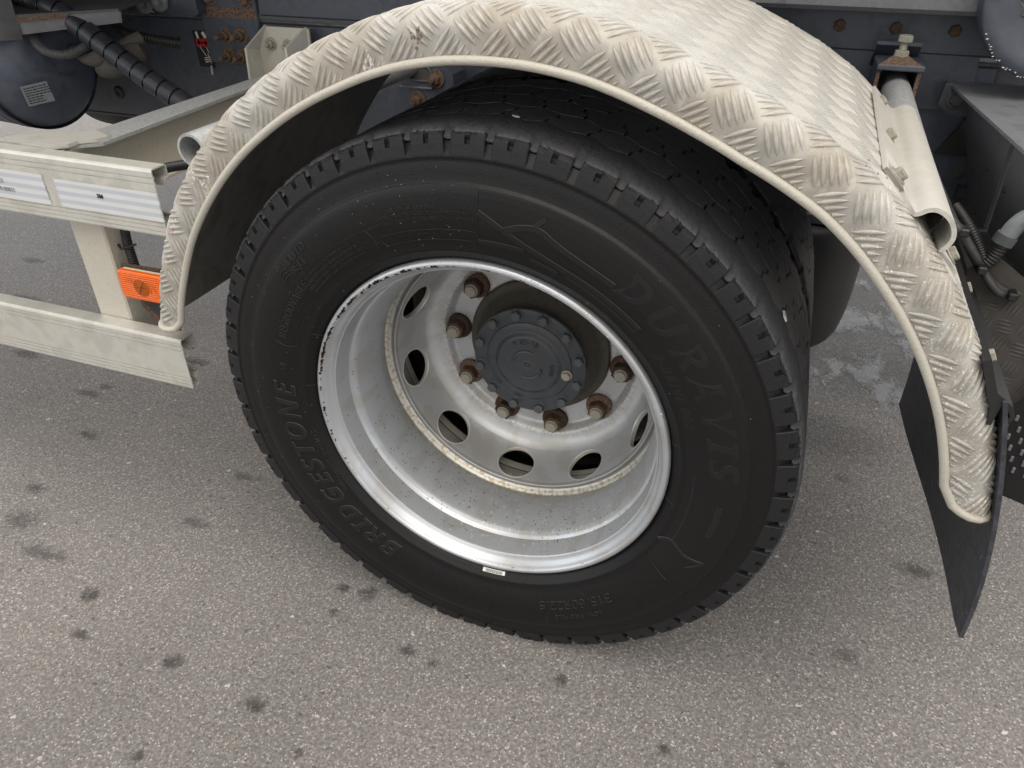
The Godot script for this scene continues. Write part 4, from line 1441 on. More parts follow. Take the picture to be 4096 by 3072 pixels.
# ------------------------------------------------------------------ side guard
func side_guard() -> void:
	var s := node(truck, "side_guard", Vector3.ZERO, "aluminium side guard of two rails ahead of the rear wheel")
	var face := func(y1: float, y0: float):
		# from the top back lip, over the top, down the grooved face, round to the bottom back lip  (z, y)
		var p := [Vector2(-0.030, y1 - 0.030), Vector2(-0.023, y1 - 0.030), Vector2(-0.023, y1 - 0.023), Vector2(-0.033, y1 - 0.020), Vector2(-0.033, y1 - 0.002), Vector2(-0.031, y1), Vector2(-0.004, y1), Vector2(-0.001, y1 - 0.0015), Vector2(0, y1 - 0.005)]
		for y in [y1 - 0.014, y1 - 0.023, y0 + 0.024, y0 + 0.017, y0 + 0.009]:
			p.append_array([Vector2(0, y + 0.0012), Vector2(-0.0020, y + 0.0007), Vector2(-0.0020, y - 0.0007), Vector2(0, y - 0.0012)])
		p.append_array([Vector2(0, y0 + 0.003), Vector2(-0.002, y0), Vector2(-0.012, y0), Vector2(-0.018, y0 + 0.006), Vector2(-0.016, y0 + 0.018), Vector2(-0.024, y0 + 0.028), Vector2(-0.024, y0 + 0.036), Vector2(-0.016, y0 + 0.037)])
		return p
	piece(s, "rail", rolled(face.call(0.827, 0.716), 0.0022, -2.4, -0.542), M.alu)
	piece(s, "rail", rolled(face.call(0.516, 0.411), 0.0022, -2.4, -0.580), M.alu)
	# reflective tape in two lengths, with its print
	var tape_im := Image.create(512, 128, false, Image.FORMAT_RGB8)
	for y in 128:
		var stripe := fposmod(y / 128.0 * 3.4 + 0.1, 1.0) < 0.50
		for x in 512:
			var c := Color(0.80, 0.805, 0.81) if stripe else Color(0.69, 0.72, 0.755)
			var u := fposmod((x + y) / 9.0, 1.0)
			var v := fposmod((x - y) / 9.0, 1.0)
			if u < 0.14 or v < 0.14: c = c.lerp(Color(0.66, 0.67, 0.69), 0.5)
			tape_im.set_pixel(x, y, c)
	var tm := StandardMaterial3D.new()
	tm.albedo_texture = ImageTexture.create_from_image(tape_im)
	tm.roughness = 0.32
	tm.metallic = 0.0
	var tape := func(x0: float, x1: float, y0: float, y1: float, torn_l: bool, torn_r: bool, lift: float):
		var st := begin()
		var n := 24
		var rows := []
		var uvs := []
		for j in n + 1:
			var y := lerpf(y0, y1, float(j) / n)
			var xa := x0 + (rng.randf_range(-0.002, 0.002) if torn_l else 0.0)
			var xb := x1 + ((0.0025 if j % 2 else -0.0015) + rng.randf_range(-0.001, 0.001) if torn_r else 0.0)
			var row := PackedVector3Array()
			var uv := PackedVector2Array()
			for i in 9:
				var x := lerpf(xa, xb, i / 8.0)
				row.append(Vector3(x, y, lift + 0.0003 * sin(i * 2.0 + j * 0.4)))
				uv.append(Vector2(x * 5.0, 1.0 - float(j) / n))
			rows.append(row); uvs.append(uv)
		grid(st, rows, uvs)
		return done(st)
	piece(s, "reflective_tape", tape.call(-1.20, -0.776, 0.7425, 0.7945, true, true, 0.0012), tm)
	var t2: ArrayMesh = tape.call(-0.752, -0.541, 0.7430, 0.7905, true, true, 0.0012)
	flat_text(t2, "3M", Vector3(-0.660, 0.7715, 0.0020), 0.0068, bold, 1.0)
	piece(s, "reflective_tape", t2, [tm, M.ink])
	var e := ArrayMesh.new()
	flat_text(e, "R-00821", Vector3(-0.866, 0.7595, 0.0020), 0.0070, plainf, 1.0)
	flat_text(e, "E1", Vector3(-0.874, 0.7735, 0.0020), 0.0080, plainf, 1.0)
	piece(s, "approval_print", e, [M.plastic_grey, M.plastic_grey])
	# the post between the rails
	piece(s, "post", box_mesh(Vector3(-0.795, 0.43, -0.090), Vector3(-0.7195, 0.80, -0.034), 0.003), M.alu_dirty)
	# bracket arm back to the frame
	var a := node(truck, "guard_arm", Vector3.ZERO, "aluminium I-section arm from the side guard to the frame")
	var st := begin(false)
	plate(st, [Vector3(-0.818, 0.820, -0.045), Vector3(-0.745, 0.820, -0.110), Vector3(-0.768, 0.820, -0.50), Vector3(-0.776, 0.820, -0.85), Vector3(-0.832, 0.820, -0.85), Vector3(-0.826, 0.820, -0.60)], Vector3(0, -0.006, 0))
	piece(a, "top_flange", done(st), M.zinc)
	piece(a, "web", plate_mesh([Vector3(-0.790, 0.8135, -0.04), Vector3(-0.798, 0.8135, -0.84), Vector3(-0.798, 0.722, -0.84), Vector3(-0.790, 0.722, -0.04)], Vector3(0.006, 0, 0)), M.alu_dirty)
	piece(a, "bottom_flange", plate_mesh([Vector3(-0.815, 0.7215, -0.04), Vector3(-0.745, 0.7215, -0.04), Vector3(-0.768, 0.7215, -0.84), Vector3(-0.830, 0.7215, -0.84)], Vector3(0, -0.006, 0)), M.alu_dirty)
	st = begin(false)
	plate(st, [Vector3(-0.905, 0.8300, -0.040), Vector3(-0.885, 0.8305, -0.075), Vector3(-0.80, 0.8275, -0.150), Vector3(-0.748, 0.8262, -0.128), Vector3(-0.752, 0.8268, -0.105), Vector3(-0.772, 0.8275, -0.085), Vector3(-0.768, 0.8280, -0.060), Vector3(-0.79, 0.8285, -0.036)], Vector3(0, -0.006, 0))
	piece(a, "torn_cap", done(st), M.alu, Transform3D(), "bent torn sheet end lying on top of the arm")
	piece(a, "end_plate", plate_mesh([Vector3(-0.86, 0.821, -0.0345), Vector3(-0.75, 0.821, -0.0345), Vector3(-0.75, 0.72, -0.0345), Vector3(-0.86, 0.72, -0.0345)], Vector3(0, 0, -0.005)), M.alu_dirty)
	# conduit down the post
	var c := node(truck, "lamp_cable", Vector3.ZERO, "black corrugated conduit running down to the orange lamp")
	piece(c, "conduit", corrugated([Vector3(-0.56, 0.805, -0.10), Vector3(-0.62, 0.79, -0.09), Vector3(-0.680, 0.755, -0.075), Vector3(-0.700, 0.70, -0.066), Vector3(-0.704, 0.66, -0.062), Vector3(-0.700, 0.60, -0.060)], 0.0085, 0.0042), M.black)
	piece(c, "cable_tie", tube_mesh([Vector3(-0.719, 0.657, -0.055), Vector3(-0.708, 0.653, -0.049), Vector3(-0.694, 0.657, -0.052), Vector3(-0.684, 0.660, -0.062)], 0.0022, 6), M.black)
	# side marker lamp
	var l := node(truck, "marker_lamp", Vector3.ZERO, "orange rectangular side marker lamp on a rusty bracket")
	st = begin(false)
	rounded_slab(st, Vector3(-0.645, 0.6040, -0.0245), 0.098, 0.0525, 0.007, 0.006, 0.0)
	piece(l, "lamp_base", done(st), M.cream)
	st = begin(false)
	rounded_slab(st, Vector3(-0.645, 0.6040, -0.0160), 0.100, 0.0545, 0.0095, 0.008, 0.003)
	var lens := StandardMaterial3D.new()
	lens.albedo_color = Color(0.88, 0.38, 0.02)
	lens.roughness = 0.18
	lens.normal_enabled = true
	lens.uv1_triplanar = true
	lens.uv1_scale = Vector3.ONE * 60.0
	lens.normal_texture = grid_bump()
	lens.normal_scale = 0.8
	piece(l, "lens", done(st), lens)
	var lc := StandardMaterial3D.new()
	lc.albedo_color = Color(0.60, 0.29, 0.03)
	lc.roughness = 0.1
	st = begin(false)
	for k in 24:
		var a0 := TAU * k / 24
		var a1 := TAU * (k + 1) / 24
		var q0 := k / 4
		var hh: float = [0.0010, 0.0034, 0.0014, 0.0030, 0.0008, 0.0026][q0]
		var e0 := Vector3(0.0165 * cos(a0), 0.0165 * sin(a0), 0.0008)
		var e1 := Vector3(0.0165 * cos(a1), 0.0165 * sin(a1), 0.0008)
		tri(st, e0, e1, Vector3(0, 0, hh))
		quad(st, e0, e1, Vector3(0.0175 * cos(a1), 0.0175 * sin(a1), -0.0005), Vector3(0.0175 * cos(a0), 0.0175 * sin(a0), -0.0005))
	piece(l, "lens_window", done(st), lc, Transform3D(Basis(), Vector3(-0.6455, 0.6040, -0.0116)))
	st = begin(false)
	for k in 34:
		var q := k % 7
		var v := k / 7
		for sd in [-1.0, 1.0]:
			var x: float = -0.6455 + sd * (0.0165 + q * 0.0026) if v < 4 else -0.6455 + sd * 0.02
			var y := 0.6165 - q * 0.0011 - v * 0.0036 if sd > 0 else 0.6165 + q * 0.0004 - v * 0.0036
			if absf(x + 0.6455) > 0.034: continue
			if sd < 0 and v > 2: continue
			cbox(st, Vector3(x - 0.0007, y - 0.0008, -0.0120), Vector3(x + 0.0007, y + 0.0008, -0.0112), 0.0001)
	piece(l, "lens_dots", done(st), mat(Color(0.42, 0.17, 0.02), 0.3))
	piece(l, "bracket", plate_mesh([Vector3(-0.699, 0.634, -0.030), Vector3(-0.606, 0.636, -0.030), Vector3(-0.606, 0.505, -0.030), Vector3(-0.646, 0.510, -0.030), Vector3(-0.676, 0.552, -0.030), Vector3(-0.682, 0.575, -0.030), Vector3(-0.699, 0.59, -0.030)], Vector3(0, 0, -0.004)), M.rust)
	piece(l, "bracket_paint", plate_mesh([Vector3(-0.672, 0.574, -0.0278), Vector3(-0.608, 0.576, -0.0278), Vector3(-0.608, 0.533, -0.0278), Vector3(-0.625, 0.530, -0.0278), Vector3(-0.652, 0.546, -0.0278), Vector3(-0.664, 0.560, -0.0278)], Vector3(0, 0, -0.0010)), M.black)

func grid_bump() -> ImageTexture:
	var im := Image.create(64, 64, false, Image.FORMAT_RGBA8)
	for y in 64:
		for x in 64:
			var h := 0.5 + 0.25 * sin(x * TAU / 16.0) + 0.25 * sin(y * TAU / 16.0)
			im.set_pixel(x, y, grey(h))
	im.bump_map_to_normal_map(6.0)
	return ImageTexture.create_from_image(im)

func rounded_slab(st: SurfaceTool, c: Vector3, w: float, h: float, d: float, r: float, ch: float) -> void:
	var ring := func(inset: float, z: float):
		var out := PackedVector3Array()
		for q in 4:
			var cx := (1 if q == 0 or q == 3 else -1) * (w / 2 - r)
			var cy := (1 if q < 2 else -1) * (h / 2 - r)
			for k in 6:
				var a := PI / 2 * (q + k / 5.0)
				out.append(c + Vector3(cx + (r - inset) * cos(a), cy + (r - inset) * sin(a), z))
		out.append(out[0])
		return out
	var r0: PackedVector3Array = ring.call(0.0, -d / 2)
	var r1: PackedVector3Array = ring.call(0.0, d / 2 - ch)
	var r2: PackedVector3Array = ring.call(minf(ch, r * 0.8), d / 2)
	grid(st, [r0, r1, r2])
	for k in r2.size() - 1:
		tri(st, c + Vector3(0, 0, d / 2), r2[k], r2[k + 1])

func flat_text(into: ArrayMesh, text: String, at: Vector3, h: float, font: Font, stretch: float) -> void:
	var tm := TextMesh.new()
	tm.text = text; tm.font = font; tm.font_size = 48; tm.pixel_size = h / (48 * 0.73); tm.depth = 0.0006; tm.curve_step = 2.0
	var arr := tm.get_mesh_arrays()
	if arr.is_empty() or arr[Mesh.ARRAY_VERTEX] == null: return
	var st := begin(false)
	var vs: PackedVector3Array = arr[Mesh.ARRAY_VERTEX]
	var idx = arr[Mesh.ARRAY_INDEX]
	var ids: PackedInt32Array = idx if idx != null else PackedInt32Array(range(vs.size()))
	for k in ids:
		st.add_vertex(at + Vector3(vs[k].x * stretch, vs[k].y, vs[k].z))
	done(st, into)

func corrugated(path: Array, r: float, pitch: float) -> ArrayMesh:
	var dense := curved3(path, 40)
	var pts := []
	var rad := []
	var acc := 0.0
	var last: Vector3 = dense[0]
	var step := pitch / 4
	var k := 0
	for p in dense:
		# even steps along the path
		var q: Vector3 = p
		var d := last.distance_to(q)
		while d >= step:
			last = last.move_toward(q, step)
			pts.append(last)
			rad.append(r * [1.0, 1.0, 0.86, 0.86][k % 4])
			k += 1
			d = last.distance_to(q)
	return tube_mesh(pts, rad, 12)

# ------------------------------------------------------------------ chassis and what hangs on it
func chassis() -> void:
	var f := node(truck, "frame_rail", Vector3.ZERO, "dark blue-grey frame rail behind the wheel")
	piece(f, "rail_web", box_mesh(Vector3(-2.6, 0.640, -0.858), Vector3(0.72, 0.906, -0.850), 0.002), M.frame)
	piece(f, "rail_flange", box_mesh(Vector3(-2.6, 0.907, -0.935), Vector3(1.6, 0.916, -0.846), 0.003), M.frame_dusty)
	piece(f, "rail_flange", box_mesh(Vector3(-2.6, 0.632, -0.935), Vector3(0.72, 0.639, -0.850), 0.003), M.frame)
	piece(f, "bolt_plate", box_mesh(Vector3(-1.100, 0.806, -0.8495), Vector3(-0.930, 1.02, -0.834), 0.003), M.frame)
	piece(f, "rust_band", box_mesh(Vector3(-1.099, 0.915, -0.8345), Vector3(-0.931, 0.940, -0.8328), 0.0008), M.rust_pale)
	var stud := bolt_mesh(0.0125, 0.012, 0.020, 0.026)
	for q in [[-1.034, 0.874], [-0.986, 0.876], [-1.034, 0.826], [-0.990, 0.826]]:
		piece(f, "rusty_stud", stud, M.rust_pale, toward(Vector3(q[0], q[1], -0.834), Vector3(0, 0, 1), q[0] * 40.0))
	for q in [[-1.06, 0.964], [-0.955, 0.962]]:
		piece(f, "rusty_stud", bolt_mesh(0.016, 0.014, 0.022), M.rust_pale, toward(Vector3(q[0], q[1], -0.834), Vector3(0, 0, 1)))
	# painted-over warning decal
	var dc := ArrayMesh.new()
	var st := begin(false)
	plate(st, [Vector3(-1.152, 0.879, -0.8496), Vector3(-1.100, 0.879, -0.8496), Vector3(-1.100, 0.790, -0.8496), Vector3(-1.150, 0.790, -0.8496)], Vector3(0, 0, 0.0008))
	done(st, dc)
	st = begin(false)
	for x in [-1.137, -1.116]:
		for sg in [-1.0, 1.0]:
			var a := Vector3(x - 0.008 * sg, 0.859, -0.8482)
			var b := Vector3(x + 0.008 * sg, 0.841, -0.8482)
			var n := Vector3(0.003, 0.003 * sg, 0)
			quad(st, a - n, a + n, b + n, b - n)
	done(st, dc)
	st = begin(false)
	for q in [[-1.140, 0.876, -1.137, 0.860, 0.0035], [-1.120, 0.876, -1.112, 0.862, 0.005], [-1.137, 0.840, -1.122, 0.818, 0.001], [-1.116, 0.840, -1.112, 0.826, 0.001], [-1.130, 0.812, -1.104, 0.818, 0.0012], [-1.130, 0.807, -1.104, 0.813, 0.0012], [-1.128, 0.802, -1.104, 0.808, 0.0012], [-1.116, 0.824, -1.110, 0.799, 0.0012]]:
		var a := Vector3(q[0], q[1], -0.8484)
		var b := Vector3(q[2], q[3], -0.8484)
		var n: Vector3 = Vector3(-(b - a).y, (b - a).x, 0).normalized() * q[4]
		quad(st, a - n, a + n, b + n, b - n)
	done(st, dc)
	piece(f, "warning_decal", dc, [M.ink, M.red, M.white], Transform3D(), "black decal with two red crosses and white lines")
	piece(f, "loose_wire", tube_mesh([Vector3(-1.110, 0.795, -0.846), Vector3(-1.104, 0.788, -0.838), Vector3(-1.100, 0.776, -0.832)], 0.0028, 8), M.white)
	piece(f, "grommet", lathe_mesh([Vector2(0.018, 0), Vector2(0.017, 0.003), Vector2(0.009, 0.003), Vector2(0.006, 0.001), Vector2(0, 0.001)], 20), M.black, toward(Vector3(-1.46, 0.700, -0.8497), Vector3(0, 0, 1)))
	# right hand end of the frame with its doubling plate
	piece(f, "doubling_plate", plate_mesh([Vector3(0.300, 0.992, -0.8495), Vector3(0.676, 0.992, -0.8495), Vector3(0.690, 0.846, -0.8495), Vector3(0.650, 0.826, -0.8495), Vector3(0.300, 0.822, -0.8495)], Vector3(0, 0, 0.0080)), M.frame)
	for x in [0.424, 0.524, 0.626]:
		piece(f, "frame_bolt", bolt_mesh(0.0115, 0.009, 0.017), M.rust, toward(Vector3(x, 0.968, -0.8412), Vector3(0, 0, 1), x * 30.0))
	piece(f, "rail_web", box_mesh(Vector3(0.721, 0.640, -0.888), Vector3(1.6, 0.906, -0.870), 0.002), M.frame_dusty)
	piece(f, "subframe", box_mesh(Vector3(-0.925, 0.924, -0.860), Vector3(1.6, 1.16, -0.838), 0.004), M.frame, Transform3D(), "long subframe beam lying on the frame rail")
	piece(f, "subframe", box_mesh(Vector3(-2.6, 0.950, -0.870), Vector3(-1.101, 1.16, -0.850), 0.004), M.frame)
	piece(f, "far_rail", box_mesh(Vector3(-2.6, 0.64, -1.62), Vector3(1.6, 0.93, -1.55), 0.003), M.frame)
	piece(f, "outer_beam", box_mesh(Vector3(0.10, 1.001, -0.815), Vector3(1.6, 1.16, -0.762), 0.008), M.frame_pale, Transform3D(), "pale grey beam above the frame at the rear")
	# alloy bracket with two bolts by the guard
	var b := node(truck, "guard_bracket", Vector3.ZERO, "pale angled bracket with two bolts above the front of the mudguard")
	st = begin(false)
	plate(st, [Vector3(-0.895, 0.905, -0.815), Vector3(-0.772, 0.905, -0.815), Vector3(-0.772, 0.70, -0.815), Vector3(-0.920, 0.70, -0.815), Vector3(-0.927, 0.85, -0.815)], Vector3(0, 0, -0.006))
	piece(b, "back_plate", done(st), M.alu_dirty)
	piece(b, "side_flange", plate_mesh([Vector3(-0.898, 0.908, -0.815), Vector3(-0.930, 0.860, -0.765), Vector3(-0.938, 0.700, -0.765), Vector3(-0.926, 0.700, -0.815), Vector3(-0.928, 0.85, -0.815)], Vector3(0.006, 0, 0)), M.alu)
	piece(b, "side_flange", plate_mesh([Vector3(-0.782, 0.908, -0.815), Vector3(-0.806, 0.870, -0.755), Vector3(-0.806, 0.700, -0.755), Vector3(-0.782, 0.700, -0.815)], Vector3(0.006, 0, 0)), M.alu)
	for q in [[-0.886, 0.865], [-0.836, 0.863]]:
		piece(b, "bolt", bolt_mesh(0.0105, 0.010, 0.016, 0.012), M.bolt, toward(Vector3(q[0], q[1], -0.8148), Vector3(0, 0, 1), q[0] * 9))
	piece(b, "cap_bolt", bolt_mesh(0.015, 0.012), M.bolt, toward(Vector3(-0.470, 0.925, -0.80), Vector3(0, 1, 0)))
	# cast bracket seen under the guard
	var c := node(truck, "axle_bracket", Vector3.ZERO, "dark cast bracket with a slot and rusty bolts behind the tyre")
	piece(c, "casting", plate_mesh([Vector3(-0.62, 0.62, -0.772), Vector3(-0.500, 0.865, -0.772), Vector3(-0.410, 0.865, -0.772), Vector3(-0.375, 0.835, -0.772), Vector3(-0.372, 0.800, -0.772), Vector3(-0.430, 0.72, -0.772), Vector3(-0.430, 0.60, -0.772)], Vector3(0, 0, -0.07)), M.frame)
	st = begin(false)
	var slot := []
	for k in 20:
		var a := TAU * k / 20
		slot.append(Vector3(-0.458 + 0.012 * signf(cos(a)) + 0.017 * cos(a), 0.833 + 0.017 * sin(a), -0.7714))
	plate(st, slot, Vector3(0, 0, 0.0008))
	piece(c, "slot", done(st), M.soot)
	st = begin()
	var ringp := []
	for p in slot: ringp.append(p + Vector3(0, 0, 0.001))
	ringp.append(ringp[0]); ringp.append(ringp[1])
	tube(st, ringp, 0.003, 6, false)
	piece(c, "slot_rim", done(st), M.frame_dusty)
	piece(c, "casting_rib", box_mesh(Vector3(-0.510, 0.800, -0.772), Vector3(-0.425, 0.804, -0.766), 0.001), M.frame_pale)
	for q in [[-0.416, 0.824], [-0.466, 0.773]]:
		piece(c, "rusty_bolt", bolt_mesh(0.0135, 0.014, 0.021, 0.012), M.rust_pale, toward(Vector3(q[0], q[1], -0.772), Vector3(-0.1, 0, 1), q[0] * 20))
	# things bolted to the frame at the left
	var u := node(truck, "spring_hanger", Vector3.ZERO, "dark cast hanger with round bolt heads at the upper left")
	piece(u, "casting", plate_mesh([Vector3(-1.64, 1.04, -0.80), Vector3(-1.08, 1.04, -0.80), Vector3(-1.078, 0.926, -0.80), Vector3(-1.095, 0.918, -0.80), Vector3(-1.18, 0.917, -0.80), Vector3(-1.235, 0.929, -0.80), Vector3(-1.305, 0.910, -0.80), Vector3(-1.345, 0.900, -0.80), Vector3(-1.36, 0.890, -0.80), Vector3(-1.50, 0.884, -0.80), Vector3(-1.64, 0.87, -0.80)], Vector3(0, 0, -0.045)), M.frame)
	piece(u, "casting_rib", box_mesh(Vector3(-1.375, 0.895, -0.80), Vector3(-1.345, 1.04, -0.788), 0.004), M.frame_dusty)
	piece(u, "casting_rib", box_mesh(Vector3(-1.320, 0.915, -0.80), Vector3(-1.250, 1.04, -0.792), 0.005), M.frame_dusty)
	for q in [[-1.233, 0.945], [-1.184, 0.951]]:
		piece(u, "bolt_head", lathe_mesh([Vector2(0.024, 0.0), Vector2(0.024, 0.006), Vector2(0.020, 0.009), Vector2(0.008, 0.009), Vector2(0.006, 0.005), Vector2(0, 0.005)], 24), M.frame_pale, toward(Vector3(q[0], q[1], -0.792), Vector3(0.2, -0.1, 1)))
	# bracket sheet at the far upper left
	var sh := node(truck, "tank_shelf", Vector3.ZERO, "rust-edged dark shelf bracket above the air tank")
	piece(sh, "shelf_plate", plate_mesh([Vector3(-1.60, 0.958, -0.52), Vector3(-1.330, 0.948, -0.50), Vector3(-1.150, 0.955, -0.62), Vector3(-1.22, 0.965, -0.84), Vector3(-1.60, 0.975, -0.84)], Vector3(0, -0.006, 0)), M.frame_dusty)
	piece(sh, "shelf_lip", plate_mesh([Vector3(-1.345, 0.947, -0.498), Vector3(-1.150, 0.949, -0.62), Vector3(-1.155, 0.925, -0.62), Vector3(-1.345, 0.905, -0.498)], Vector3(0.003, 0, -0.004)), M.frame_pale)
	piece(sh, "rust_edge", plate_mesh([Vector3(-1.343, 0.9478, -0.4955), Vector3(-1.235, 0.9488, -0.563), Vector3(-1.250, 0.938, -0.553), Vector3(-1.343, 0.931, -0.4955)], Vector3(0.001, 0, 0.0012)), M.rust_pale)
	st = begin()
	var fold := [Vector2(-1.47, -0.47), Vector2(-1.40, -0.468), Vector2(-1.385, -0.455), Vector2(-1.365, -0.455), Vector2(-1.345, -0.475), Vector2(-1.328, -0.50)]
	var rr := []
	for y in [1.06, 0.905, 0.897]:
		var row := PackedVector3Array()
		for p in fold: row.append(Vector3(p.x + (1.06 - y) * -0.04, y, p.y))
		rr.append(row)
	grid(st, rr)
	piece(sh, "folded_sheet", done(st), M.frame_dusty)
	piece(sh, "rivet", lathe_mesh([Vector2(0.013, 0), Vector2(0.011, 0.005), Vector2(0, 0.006)], 16), M.rust_pale, toward(Vector3(-1.415, 0.935, -0.466), Vector3(0, 0, 1)))
	# air tank
	var t := node(truck, "air_tank", Vector3.ZERO, "dark grey cylindrical air tank with a data label on its domed end")
	var ap := [Vector2(0.152, -0.75), Vector2(0.152, -0.03), Vector2(0.1535, -0.028), Vector2(0.1535, -0.02), Vector2(0.152, -0.018), Vector2(0.148, 0.012), Vector2(0.136, 0.036), Vector2(0.112, 0.056), Vector2(0.078, 0.070), Vector2(0.04, 0.077), Vector2(0.0, 0.079)]
	var tt := toward(Vector3(-1.445, 0.818, -0.60), Vector3(1, 0, 0.12))
	piece(t, "tank_shell", lathe_mesh(curved(ap, 3), 64), M.tank, tt)
	var lb := ArrayMesh.new()
	st = begin(false)
	plate(st, [Vector3(-0.030, -0.024, 0.0), Vector3(0.030, -0.024, 0.0), Vector3(0.030, 0.024, 0.0), Vector3(-0.030, 0.024, 0.0)], Vector3(0, 0, 0.0012))
	done(st, lb)
	st = begin(false)
	for k in 7:
		var y := 0.016 - k * 0.0058
		var x := -0.025
		while x < (0.026 if k < 4 else 0.008):
			var wd := rng.randf_range(0.003, 0.009)
			quad(st, Vector3(x, y, 0.0016), Vector3(x + wd, y, 0.0016), Vector3(x + wd, y + 0.0024, 0.0016), Vector3(x, y + 0.0024, 0.0016))
			x += wd + 0.0016
	done(st, lb)
	var ln := Vector3(0.80, -0.10, 0.58).normalized()
	piece(t, "data_label", lb, [M.plastic_grey, M.ink], toward(Vector3(-1.371, 0.770, -0.520), ln, 0.12), "small silver data label with rows of print")
	# lines and ducts
	var h := node(truck, "wrapped_hose", Vector3.ZERO, "thick black hose wrapped in spiral guard at the upper left")
	var path := [Vector3(-1.60, 0.985, -0.66), Vector3(-1.48, 0.984, -0.62), Vector3(-1.362, 0.972, -0.58), Vector3(-1.285, 0.946, -0.58), Vector3(-1.223, 0.908, -0.58), Vector3(-1.148, 0.859, -0.58), Vector3(-1.069, 0.811, -0.58), Vector3(-0.994, 0.770, -0.58), Vector3(-0.93, 0.735, -0.58), Vector3(-0.87, 0.705, -0.60)]
	var dense := curved3(path, 14)
	piece(h, "hose_core", tube_mesh(dense, 0.0215, 14), M.black)
	var cl := 0.0
	var prev: Vector3 = dense[0]
	var seg := []
	var rads := []
	var n := 0
	for p in dense:
		var q: Vector3 = p
		while prev.distance_to(q) >= 0.002:
			prev = prev.move_toward(q, 0.002)
			cl += 0.002
			if fmod(cl, 0.037) < 0.0325:
				seg.append(prev)
				rads.append(0.0262 - 0.0018 * fmod(cl, 0.037) / 0.0325)
			elif seg.size() > 2:
				var tilt := seg
				piece(h, "wrap_turn", tube_mesh(tilt, rads, 18), M.hose)
				n += 1
				if n > 8 and n < 17:
					var mid: Vector3 = seg[-1]
					var nx := prev
					piece(h, "green_line", tube_mesh([nx + Vector3(0.004, 0.008, 0.0205), nx + Vector3(0.001, -0.004, 0.0225)], 0.0019, 6), M.green)
				seg = []
				rads = []
	var d := node(truck, "cable_bundle", Vector3.ZERO, "grey corrugated conduits looped above the air tank")
	piece(d, "conduit", corrugated([Vector3(-1.40, 0.93, -0.60), Vector3(-1.36, 0.895, -0.55), Vector3(-1.31, 0.868, -0.53), Vector3(-1.262, 0.862, -0.55), Vector3(-1.235, 0.885, -0.60), Vector3(-1.25, 0.93, -0.64)], 0.011, 0.005), M.frame_dusty)
	piece(d, "conduit", corrugated([Vector3(-1.30, 0.94, -0.72), Vector3(-1.26, 0.905, -0.70), Vector3(-1.215, 0.888, -0.69), Vector3(-1.15, 0.878, -0.70), Vector3(-1.10, 0.865, -0.74)], 0.014, 0.006), M.black)
	piece(d, "conduit", corrugated([Vector3(-1.24, 0.94, -0.62), Vector3(-1.212, 0.905, -0.61), Vector3(-1.222, 0.880, -0.62), Vector3(-1.26, 0.865, -0.64)], 0.007, 0.0045), M.black)
	piece(d, "boot", tube_mesh(curved3([Vector3(-1.30, 0.862, -0.60), Vector3(-1.24, 0.846, -0.58), Vector3(-1.19, 0.858, -0.60), Vector3(-1.14, 0.888, -0.66)], 5), [0.012, 0.013, 0.013, 0.013, 0.013, 0.014, 0.016, 0.018, 0.02, 0.02, 0.02, 0.02, 0.019, 0.018, 0.017, 0.016], 14), M.soot)
	piece(d, "rubber_boot", tube_mesh(curved3([Vector3(-1.235, 0.820, -0.60), Vector3(-1.20, 0.828, -0.60), Vector3(-1.165, 0.842, -0.61), Vector3(-1.125, 0.862, -0.64)], 4), [0.015, 0.019, 0.022, 0.024, 0.026, 0.028, 0.03, 0.031, 0.032, 0.032, 0.03, 0.026, 0.02], 14), M.soot)
	# underside pieces seen against the far ground
	var ax := node(truck, "axle", Vector3.ZERO, "dark axle casing and drive line under the frame")
	piece(ax, "axle_tube", tube_mesh([Vector3(0, 0.463, -0.5), Vector3(0, 0.463, -1.0), Vector3(0, 0.463, -1.95)], [0.09, 0.075, 0.09], 24), M.soot)
	piece(ax, "differential", lathe_mesh(curved([Vector2(0.001, -0.2), Vector2(0.15, -0.15), Vector2(0.21, 0.0), Vector2(0.15, 0.15), Vector2(0.001, 0.2)], 5), 32), M.soot, Transform3D(Basis(), Vector3(0, 0.463, -1.225)))
	piece(ax, "prop_shaft", tube_mesh([Vector3(-0.2, 0.48, -1.22), Vector3(-2.6, 0.62, -1.22)], 0.06, 18), M.soot)
	piece(ax, "shaft_brake", lathe_mesh(curved([Vector2(0.001, -0.12), Vector2(0.09, -0.10), Vector2(0.105, 0.0), Vector2(0.09, 0.10), Vector2(0.001, 0.12)], 4), 28), M.soot, toward(Vector3(-1.74, 0.632, -1.10), Vector3(1, 0, 0.2)))
	# air bag behind the axle
	var ab := node(truck, "air_spring", Vector3.ZERO, "black rubber air spring behind the rear wheel")
	var abt := Transform3D(Basis(Vector3.RIGHT, -PI / 2), Vector3(0.425, 0.0, -0.83))
	piece(ab, "bellows", lathe_mesh(curved([Vector2(0.10, 0.62), Vector2(0.150, 0.60), Vector2(0.152, 0.52), Vector2(0.150, 0.42), Vector2(0.140, 0.34), Vector2(0.118, 0.305), Vector2(0.09, 0.30), Vector2(0.07, 0.32)], 4), 48), M.black, abt)
	piece(ab, "piston", lathe_mesh([Vector2(0.112, 0.345), Vector2(0.112, 0.27), Vector2(0.104, 0.24), Vector2(0.0, 0.24)], 40), M.frame_pale, abt)
	piece(ab, "top_plate", box_mesh(Vector3(0.25, 0.615, -1.0), Vector3(0.60, 0.638, -0.70), 0.003), M.frame)
	# an unseen load body added above, out of the frame, to keep the light off the yard beneath the truck
	var lbd := node(truck, "added_load_body", Vector3.ZERO)
